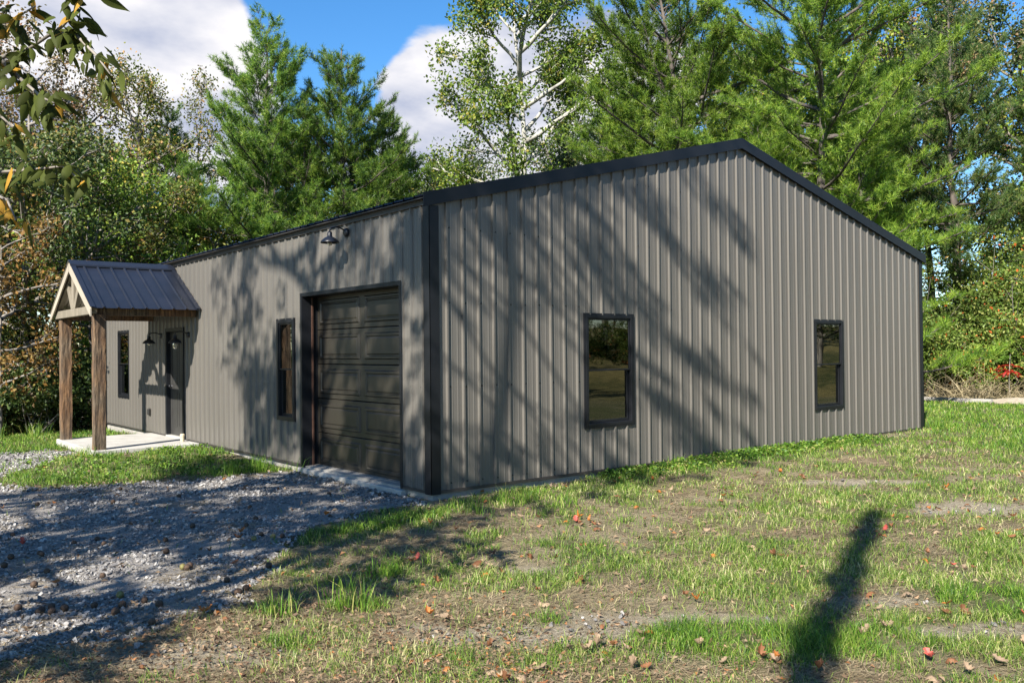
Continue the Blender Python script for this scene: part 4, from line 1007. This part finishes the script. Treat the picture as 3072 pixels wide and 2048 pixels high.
    for nm, mt, z0, z1, cnt in (('scarlet_foliage', M_RED, .95, 1.3, 9), ('green_foliage', M_BLIME, 1.45, 1.85, 8)):
        P, D = [], []
        for k in range(cnt):
            a = g.uniform(0,6.28); p0 = V(0,0,g.uniform(z0,z1)); d = V(math.cos(a),math.sin(a),.25)
            for q in range(9):
                p = p0+d*(.10+.055*q)+V(0,0,-.012*q*q*.35)
                for s in (-1,1): P.append(p); D.append(V(-d[1]*s,d[0]*s,-.35)+d*.4)
        v, f = leaf_quads(np.array(P), np.array(D), .13, .34, .2, g); link(nm, raw_mesh(nm, v, f, mt), t)
    # bleached dead weeds in front of the thicket
    def dead_weed(seed, H, R):
        g = np.random.default_rng(seed); m = MB()
        for s in range(70):
            a = g.uniform(0,6.28); r = R*g.uniform(0,1)**.7
            p = branch_curve((math.cos(a)*r*.6, math.sin(a)*r*.6, -.05), a, g.uniform(.5,1.45), H*g.uniform(.4,1.1), 4, g, up=-.7, wob=.18)
            m.tube(p, [.010,.008,.007,.005,.003], 3, cap=False)
            for k in range(3):
                b = p[g.integers(1,5)]; m.tube([b, b+norm(g.normal(size=3)+V(0,0,.3))*g.uniform(.1,.35)], [.005,.002], 3, cap=False)
        return m.mesh('stalk', M_DEADW)
    me = [dead_weed(41,1.3,.8), dead_weed(42,1.0,.9)]
    for i, (x, y, s, l) in enumerate([(21.6,4.1,1.0,'bleached dead weeds right behind the rear corner'),(21.9,3.4,1.15,'tall bleached dead weeds in front of the thicket, left of the sumac'),(22.1,2.8,.9,'bleached dead weeds below the sumac'),(22.4,1.9,.7,'low bleached dead weeds right of the sumac'),(21.5,5.2,.9,'bleached dead weeds hidden behind the building corner')]):
        t = thing('dead_weed', l, 'weed', (x, y, float(gz(x,y))), i*1.1, 'dead weeds along the thicket', s); link('stalk', me[i % 2], t)
    # pale sand spill by the timber
    xs = np.linspace(-1,1,25); X, Y = np.meshgrid(xs, xs, indexing='ij'); r = np.hypot(X, Y)+(fbm(X*2+5, Y*2, 3)-.5)*.5
    Zb = np.clip(1-r, 0, 1)*.16
    wx, wy = 20.9+X*.5, 1.75+Y*1.5; k = (r[:-1,:-1] < 1.0)
    i = np.arange(625).reshape(25,25); f = np.stack([i[:-1,:-1][k], i[1:,:-1][k], i[1:,1:][k], i[:-1,1:][k]], -1)
    tag(link('sand_spill', raw_mesh('sand_spill', np.stack([wx, wy, gz(wx,wy)+Zb+.008], -1).reshape(-1,3), f, M_SAND, True)), kind='structure')

    # --- trees behind and beside the photographer: they throw the dapple on wall and gravel
    hk = leafy_meshes(51, 14.4, 4.4, 3.6, M_HICK, M_GBARK, tr=.20, limbs=34, subs=6, twigs=5, leaves=9, size=.20, up=.30, spread=.13, vase=True)
    t = plant('hickory_tree', 'hickory beside the drive whose leafy low limb hangs into the top left corner', 'tree', hk, -11.07, -2.3, 0, 1.0)
    low_limb(t)
    pS = pine_meshes(52, 16.8, 2.2, 2.5, M_PINE, shape='high', tr=.11, density=.75, needle=.15, wd=.030, n_per=14, whorl=.72, sub=.8, flat=True)
    plant('pine_tree', 'tall pine behind the photographer, known by its streaked shadow on the gable wall', 'tree', pS, -7.58, -4.1, 0, 1.0)
    dP = leafy_meshes(53, 9.4, 4.6, .36, M_DARK, M_GBARK, tr=.40, limbs=26, subs=4, twigs=3, leaves=16, size=.14, up=.9, spread=.10)
    plant('shadow_tree', 'slender tree added unseen behind the photographer to cast the shadow on the lawn', 'tree', dP, -7.9, -8.72, 0, (.25,.25,1.0))  # added out of view to cast the narrow shadow across the lawn
    sg = leafy_meshes(54, 7.4, 1.6, 1.45, M_HICK, M_GBARK, tr=.05, limbs=18, subs=5, twigs=4, leaves=10, size=.16, up=.35, spread=.10)
    plant('dapple_sapling', 'unseen small tree added left of the photographer to dapple the near gravel', 'tree', sg, -8.55, -3.43, 0, 1.0)  # extra sapling out of view, added to shade the near gravel
    far = [(46,-43),(50,-47),(43,-46),(55,-51),(3.5,-22),(9,-30),(18,-39),(26,-46),(36,-40),(45,-33),(54,-38),(40,-52),(60,-28),(66,-44),(33,-58),(50,-56),(74,-32)]  # the sunward ones are added to throw shadow bands on the mirrored meadow
    for i, (x, y) in enumerate(far):
        plant('meadow_tree', 'unseen tree around the meadow, serving the view mirrored in the gable windows', 'tree', dE, x, y, i*1.1, 1.0, 'trees beyond the meadow')

def leaf_blade_mesh(name, mat, L=.13, Wd=.055, curl=.25, n=6):
    vs, fs = [], []
    for i in range(n+1):
        t = i/n; w = Wd*.5*(math.sin(math.pi*min(1, t**.72*.985+.012)))**1.15
        z = -curl*L*t*t*.8
        vs += [(L*t, -w, z-w*.35), (L*t, 0, z+.002), (L*t, w, z-w*.35)]
    for i in range(n):
        a = i*3; fs += [(a,a+3,a+4,a+1),(a+1,a+4,a+5,a+2)]
    return raw_mesh(name, np.array(vs), np.array(fs), mat, True)

def low_limb(tree):
    base = V(*tree.location)
    g = np.random.default_rng(77)
    S = {'a': [(-10.97,-2.25,5.3),(-9.2,-1.9,4.6),(-7.4,-1.35,3.8),(-5.34,-1.82,3.15),(-5.0,-3.26,3.02),(-4.86,-3.76,2.98),(-4.77,-3.96,2.99),(-4.68,-4.16,3.05),(-4.65,-4.24,3.09),(-4.65,-4.31,3.17)],
         'b': [(-4.71,-4.07,3.03),(-4.64,-4.19,3.02),(-4.59,-4.35,2.89),(-4.56,-4.45,2.79)],
         'c': [(-4.86,-3.76,2.98),(-4.8,-3.93,2.85),(-4.75,-4.1,2.74),(-4.72,-4.19,2.70)],
         'd': [(-5.34,-1.82,3.15),(-5.15,-2.49,2.66),(-4.82,-3.53,2.5),(-4.71,-3.88,2.47),(-4.66,-4.05,2.46),(-4.60,-4.15,2.38)],
         'e': [(-4.98,-3.1,2.55),(-4.91,-3.58,2.41),(-4.85,-3.89,2.31),(-4.84,-4.02,2.21)],
         'f': [(-5.0,-3.26,3.02),(-4.95,-3.43,3.22),(-4.81,-3.79,3.16),(-4.75,-3.97,3.18)],
         'g': [(-5.0,-3.26,3.0),(-4.9,-3.47,2.8),(-4.85,-3.76,2.71),(-4.83,-3.9,2.64)]}
    lb = link('low_limb', None, tree); lb['label'] = 'low limb with drooping olive leaves, some turned yellow'
    for k, pts in S.items():
        P = [V(*p)-base for p in pts]; n = len(P)
        r0 = .05 if k == 'a' else .011
        rr = [.055,.045,.034,.022,.015,.011,.008,.007,.005,.004] if k == 'a' else [r0*(1-.7*i/(n-1)) for i in range(n)]
        MB().tube(P, rr, 6).build('twig', M_GBARK, lb, True)
    shapes = [leaf_blade_mesh('leaf', M_HICK, .125, .050, .45, 8), leaf_blade_mesh('leaf', M_HICK, .105, .044, .8, 8), leaf_blade_mesh('leaf', M_HICK, .15, .052, .2, 8), leaf_blade_mesh('leaf', M_HICK, .085, .030, .3, 8)]
    def put(p, d, roll, sh, mat=None, sc=1.):
        d = Vector(d).normalized(); q = d.to_track_quat('X', 'Z')
        o = link('leaf', sh, lb); o.location = p; o.rotation_mode = 'QUATERNION'
        o.rotation_quaternion = q @ Matrix.Rotation(roll, 3, 'X').to_quaternion(); o.scale = (sc,)*3
        if mat: o.material_slots[0].link = 'OBJECT'; o.material_slots[0].material = mat
    spec = {'a': (4.4,9.0,60), 'b': (.2,3,40), 'c': (.2,3,52), 'd': (1.6,5,52), 'e': (.8,3,22), 'f': (.6,3,40), 'g': (.5,3,30)}
    for k, (t0, t1, cnt) in spec.items():
        P = [V(*p)-base for p in S[k]]
        for i in range(cnt):
            t = t0+(t1-t0)*(i+g.uniform(0,1))/cnt; j = min(int(t), len(P)-2); p = P[j]+(P[j+1]-P[j])*(t-j); d = norm(P[j+1]-P[j])
            side = norm(np.cross(d, V(0,0,1)))*(1 if i % 2 else -1)
            dd = d*g.uniform(.1,.8)+side*g.uniform(.3,1.0)+V(0,0,-g.uniform(.1,1.1))+g.normal(0,.2,3)
            yellow = g.uniform() < (.75 if k == 'e' else .22 if k in 'gf' else .07)
            put(p+norm(dd)*.012+g.normal(0,.03,3), dd, g.normal(0,.6), shapes[g.choice([0,0,1,2,3])], M_HICKY if yellow else None, g.uniform(.66,.98))
woodland()

# ------------------------------------------------------------------ lawn, straw, stones, leaves
def wedge(n, d0, d1, g, half=.74):
    d = d0*(d1/d0)**g.uniform(0,1,n); lat = g.uniform(-1,1,n)*(half*d+.6)
    return CAM.x+F.x*d+RT.x*lat, CAM.y+F.y*d+RT.y*lat, d
def free(x, y):
    return ~((x > -.03) & (x < W+.03) & (y > -.03) & (y < LEN+.03)) & ~((x > -1.82) & (x < .1) & (y > 7.43) & (y < 10.26))
def on_drive(x, y):
    jx = (fbm(x*2.2, y*2.2, 31)-.5)*.55; jy = (fbm(x*2.2+9, y*2.2, 33)-.5)*.55
    return in_poly(x+jx, y+jy, DRIVE)
def blades(x, y, h, w, lean, g):
    n = len(x); z = gz(x,y)-.004; a = g.uniform(0,6.283,n); b = g.uniform(0,6.283,n)
    dx, dy = np.cos(a), np.sin(a); lx, ly = np.cos(b)*lean, np.sin(b)*lean
    P = np.stack([x,y,z], -1); s = np.stack([dx,dy,np.zeros(n)], -1)*w[:,None]*.5
    m = P+np.stack([lx*h*.35, ly*h*.35, h*.62], -1); t = P+np.stack([lx*h, ly*h, h*np.sqrt(np.clip(1-.45*lean**2,.15,1))], -1)
    v = np.stack([P-s, P+s, m+s*.75, m-s*.75, t], 1).reshape(-1,3); k = np.arange(n)[:,None]*5
    return v, [k+np.array([[0,1,2,3]]), k+np.array([[3,2,4]])]
def lawn():
    g = np.random.default_rng(3)
    x, y, d = wedge(1150000, 2.6, 30, g)
    ok = free(x,y) & (x < 22) & ~((y > 14.5) & (x < 12)); x, y, d = x[ok], y[ok], d[ok]
    cov, sand, lush, straw = masks(x, y); dr = on_drive(x,y)
    fine = fbm(x*5.5, y*5.5, 61, 3)
    p = cov*np.clip((fine-.30)*3.2, .05, 1)*np.where(dr, np.where(lush > .5, .25, .006), 1)
    keep = g.uniform(0,1,len(x)) < p*.85
    x, y, d, lush, fine = x[keep], y[keep], d[keep], lush[keep], fine[keep]
    isl = (g.uniform(0,1,len(x)) < lush*.9)
    wd = .0042*np.clip(d/5.5, 1, 4.5)
    for nm, sel, mat, h0 in (('lawn_grass', ~isl, M_GRASS, .062), ('thick_grass', isl, M_LUSH, .088)):
        h = h0*g.uniform(.45,1.35,sel.sum())*(.65+.7*fine[sel]); w = wd[sel]*g.uniform(.7,1.2,sel.sum())
        v, f = blades(x[sel], y[sel], h, w, g.uniform(.2,1.25,sel.sum()), g)
        print(nm, sel.sum()); tag(link(nm, raw_mesh(nm, v, f, mat)), kind='stuff')
    # tall tufts
    tu = [(-2.75,-3.1,.26,70),(-3.2,-2.98,.16,40),(-.05,3.22,.30,26),(-.5,3.75,.26,160),(-.85,3.7,.22,120),(-2.1,-2.5,.16,80),(.5,-.75,.22,60),(-.1,-.95,.2,50),(.9,-1.35,.18,40),(12.0,-.1,.34,60),(-2.2,9.2,.2,60),(-1.95,7.35,.22,90),(-4.1,11.8,.35,120),(-3.2,12.4,.38,120),(-2.5,12.9,.34,120),(-1.6,13.2,.34,120),(3.9,-.25,.2,80)]
    X, Y, H, = [], [], []
    for cx, cy, h, n in tu:
        r = .05+.5*h; X.append(cx+g.normal(0,r*.5,n)); Y.append(cy+g.normal(0,r*.5,n)); H.append(h*g.uniform(.5,1.2,n))
    X, Y, H = map(np.concatenate, (X,Y,H)); ok = free(X,Y); X, Y, H = X[ok], Y[ok], H[ok]
    v, f = blades(X, Y, H, np.full(len(X), .007), g.uniform(.1,.8,len(X)), g); tag(link('tall_grass', raw_mesh('tall_grass', v, f, M_LUSH)), kind='stuff')
    # straw
    x, y, d = wedge(330000, 2.6, 22, g); ok = free(x,y) & (x < 21); x, y, d = x[ok], y[ok], d[ok]
    cov, sand, lush, straw = masks(x,y); dr = on_drive(x,y)
    p = np.clip(.16+.9*straw, 0, 1)*(1-.8*sand)*np.where(dr, .05+.45*np.clip((fbm(x*1.8,y*1.8,88)-.52)*6,0,1)+.4*(straw > .5), 1)*(1-.6*lush)
    k = g.uniform(0,1,len(x)) < p; x, y, d = x[k], y[k], d[k]; n = len(x)
    a = np.where(g.uniform(0,1,n) < .6, FA-math.pi/2+g.normal(0,.45,n), g.uniform(0,6.28,n)); L = g.uniform(.05,.20,n)*np.clip(d/8,.8,1.5); w = .0028*np.clip(d/5,1,4)
    z = gz(x,y)+g.uniform(.001,.018,n); c, s = np.cos(a), np.sin(a); tz = g.normal(0,.012,n)
    A = np.stack([x-c*L/2, y-s*L/2, z-tz], -1); B = np.stack([x+c*L/2, y+s*L/2, z+tz], -1); q = np.stack([-s*w, c*w, np.zeros(n)], -1)*.5
    mid = (A+B)/2+np.stack([-s*L*.1*g.normal(size=n), c*L*.1*g.normal(size=n), np.full(n,.006)], -1)
    v = np.stack([A-q,A+q,mid+q,mid-q,B], 1).reshape(-1,3); k = np.arange(n)[:,None]*5
    print('straw', n); tag(link('dry_straw', raw_mesh('dry_straw', v, [k+np.array([[0,1,2,3]]), k+np.array([[3,2,4]])], M_STRAW)), kind='stuff')
    # litter of small curled leaves
    x, y, d = wedge(70000, 2.6, 18, g); ok = free(x,y) & (x < 20); x, y, d = x[ok], y[ok], d[ok]; dr = on_drive(x,y)
    near = np.exp(-((x+4.2)**2+(y+3.3)**2)/1.4)+.9*np.exp(-((x+3.0)**2+(y+4.6)**2)/1.3)+.6*np.exp(-((x+2.7)**2/1.5+(y-3.9)**2/.25))
    tt = np.clip(((x+4.9)*3.9-(y+3.3)*3.2)/(3.9**2+3.2**2), 0, 1); dl = np.hypot(x+4.9-3.9*tt, y+3.3+3.2*tt)
    near = near+.55*np.exp(-(dl/.38)**2)*np.clip((fbm(x*1.7,y*1.7,97)-.42)*6,0,1)
    p = np.clip(.08+1.1*near+.25*(fbm(x*2,y*2,90)-.5), 0, 1)*np.where(dr,.35,1); k = g.uniform(0,1,len(x)) < p; x, y, d = x[k], y[k], d[k]; n = len(x)
    P = np.stack([x,y,gz(x,y)+g.uniform(.006,.03,n)], -1); D = np.stack([g.normal(size=n), g.normal(size=n), g.normal(0,.28,n)], -1)
    v, f = leaf_quads(P, D, g.uniform(.02,.05,n)*np.clip(d/6,.8,1.6), .5, .9, g); print('litter', n)
    tag(link('leaf_litter', raw_mesh('leaf_litter', v, f, M_LITTER)), kind='stuff')
    # gravel
    x, y, d = wedge(150000, 4.0, 22, g, .70); 
    k = on_drive(x,y) & free(x,y) & ~((x > -1.9) & (y > 7.3)) & (x < -.08) & (g.uniform(0,1,len(x)) < np.clip((fbm(x*1.4,y*1.4,71)-.30)*4, .18, 1)); k |= (g.uniform(0,1,len(x)) < .02) & free(x,y) & (masks(x,y)[1] > .4)
    x, y, d = x[k], y[k], d[k]; n = len(x); sz = (.0045+.011*g.uniform(0,1,n)**2.2)*np.clip(d/8,1,1.8)
    cube = np.array([(-1,-1,-1),(1,-1,-1),(1,1,-1),(-1,1,-1),(-1,-1,1),(1,-1,1),(1,1,1),(-1,1,1)], float)
    cf = np.array([(0,3,2,1),(4,5,6,7),(0,1,5,4),(1,2,6,5),(2,3,7,6),(3,0,4,7)])
    v = cube[None]*(1+g.uniform(-.45,.25,(n,8,3)))*sz[:,None,None]*np.stack([g.uniform(.8,1.4,n), g.uniform(.7,1.1,n), g.uniform(.4,.8,n)], -1)[:,None,:]
    def rot(v, a, i, j):
        c, s = np.cos(a)[:,None], np.sin(a)[:,None]; A, B = v[...,i].copy(), v[...,j].copy(); v[...,i] = A*c-B*s; v[...,j] = A*s+B*c
    rot(v, g.normal(0,.45,n), 0, 2); rot(v, g.normal(0,.45,n), 1, 2); rot(v, g.uniform(0,6.28,n), 0, 1)
    v += np.stack([x,y,gz(x,y)+.010+sz*.25], -1)[:,None,:]
    print('stones', n); tag(link('loose_gravel', raw_mesh('loose_gravel', v.reshape(-1,3), (np.arange(n)[:,None,None]*8+cf[None]).reshape(-1,4), M_STONE)), kind='stuff')
    # clover and broad weeds along the gable
    cx, cy = g.uniform(2.6,9.0,600), -np.abs(g.normal(0,.30,600))-.06
    ex = g.uniform(-3.0,-.1,160); ey = g.uniform(3.8,7.2,160); cx = np.concatenate([cx,ex]); cy = np.concatenate([cy,ey])
    k = 9; P = np.repeat(np.stack([cx,cy,gz(cx,cy)], -1), k, 0)+np.concatenate([g.normal(0,.035,(len(cx)*k,2)), g.uniform(.02,.10,(len(cx)*k,1))], 1)
    P[:,1] = np.where((P[:,0] > 0) & (P[:,1] > -.03), -.03, P[:,1])
    v, f = leaf_quads(P, np.concatenate([g.normal(size=(len(P),2)), g.normal(.1,.3,(len(P),1))], 1), g.uniform(.025,.055,len(P)), .8, .2, g)
    tag(link('clover', raw_mesh('clover', v, f, M_LUSH)), kind='stuff')
lawn()

def oak_leaf(name, mat, L, curl, seed):
    g = np.random.default_rng(seed); n = 9; vs, fs = [], []
    for i in range(n+1):
        t = i/n; w = L*.36*(math.sin(math.pi*min(1,.08+.90*t)))**.7*(1.0 if i % 2 else .52)*(1 if 0 < i < n else .12)
        cz = curl*L*(t-.5)**2*2.2
        wob = g.normal(0,.015)*L
        vs += [(L*(t-.5), -w, cz+curl*w*.9+wob), (L*(t-.5), 0, cz), (L*(t-.5), w, cz+curl*w*.7-wob)]
    for i in range(n):
        a = i*3; fs += [(a,a+3,a+4,a+1),(a+1,a+4,a+5,a+2)]
    return raw_mesh(name, np.array(vs), np.array(fs), mat)
def fallen():
    g = np.random.default_rng(19)
    kinds = [('orange', M_ORANGE, .20), ('rust', M_RUST, .32), ('beige', M_BEIGE, .45), ('crimson', M_CRIM, .03)]
    adj = {'orange':'bright orange', 'rust':'rusty brown', 'beige':'pale tan', 'crimson':'pinkish red'}
    shapes = {k: [oak_leaf('fallen_leaf', m, L, c, s) for L, c, s in ((.11,.9,1),(.13,-.7,2),(.095,1.3,3),(.12,.35,4))] for k, m, _ in kinds}
    cnt = 0; seeds = []
    while cnt < 290:
        if cnt > 12 and g.uniform() < .5 and seeds:
            q = seeds[g.integers(len(seeds))]; x, y = q[0]+g.normal(0,.13), q[1]+g.normal(0,.13)
        else:
            x, y, d = [float(a[0]) for a in wedge(1, 3.4, 11.5, g, .60)]; seeds.append((x, y))
        if not free(np.array([x]), np.array([y]))[0]: continue
        dr = bool(on_drive(np.array([x]), np.array([y]))[0])
        if dr and g.uniform() < .72: continue
        near = y < -2.5
        if not near and g.uniform() < .35: continue
        k = g.choice(4, p=[q[2] for q in kinds]); nm = kinds[k][0]
        o = link('fallen_leaf', shapes[nm][g.integers(4)]); s = g.uniform(.40,.85)
        o.location = (x, y, float(gz(x,y))+.026+.012*s); o.rotation_euler = (g.normal(0,.3), g.normal(0,.3), g.uniform(0,6.28)); o.scale = (s,)*3
        where = 'lying on the gravel drive' if dr else 'lying on the bare lawn in the foreground' if y < -3.2 and x < -1 else 'lying on the sunny lawn in front of the gable' if y < -.0 else 'lying on the grass by the front wall'
        tag(o, f'{adj[nm]} curled oak leaf {where}', 'leaf', f'{adj[nm]} leaves {where}'); cnt += 1
    # nuts
    def nut(name, mat, r, seed):
        g2 = np.random.default_rng(seed); m = MB(); prof = [(.02*r,-r*.93)]+[(r*math.cos(a)*g2.uniform(.95,1.05), r*.95*math.sin(a)) for a in np.linspace(-1.2,1.2,6)]+[(.02*r,r*.93)]
        m.lathe(prof, (0,0,0), 9); return m.mesh(name, mat, True)
    ms = [nut('walnut', M_NUT, .024, 1), nut('walnut', M_NUT, .028, 2)]; mg = nut('walnut', M_NUTG, .027, 3)
    spots = [(-2.28,-.58),(-2.4,-.7),(-2.15,-.75),(-4.35,-1.9),(-4.3,-1.97),(-4.28,-1.85),(-4.22,-1.94),(-4.05,-2.0),(-3.9,-2.1),(-3.75,-2.08)]
    while len(spots) < 58:
        x, y, d = [float(a[0]) for a in wedge(1, 4.2, 11, g, .58)]
        if on_drive(np.array([x]), np.array([y]))[0] or (g.uniform() < .06 and y < -1.5 and x < -1): spots.append((x,y))
    for x, y in spots:
        dr = bool(on_drive(np.array([x]), np.array([y]))[0]); gr = g.uniform() < .14
        o = link('walnut', mg if gr else ms[g.integers(2)]); o.location = (x, y, float(gz(x,y))+.030); o.rotation_euler = tuple(g.uniform(0,6,3))
        lb = ('yellow green' if gr else 'dark brown') + ' round nut husk ' + ('lying on the gravel drive' if dr else 'lying on the bare lawn')
        tag(o, lb, 'nut', lb)
fallen()
print('TRIS', sum(len(m.polygons) for m in bpy.data.meshes))
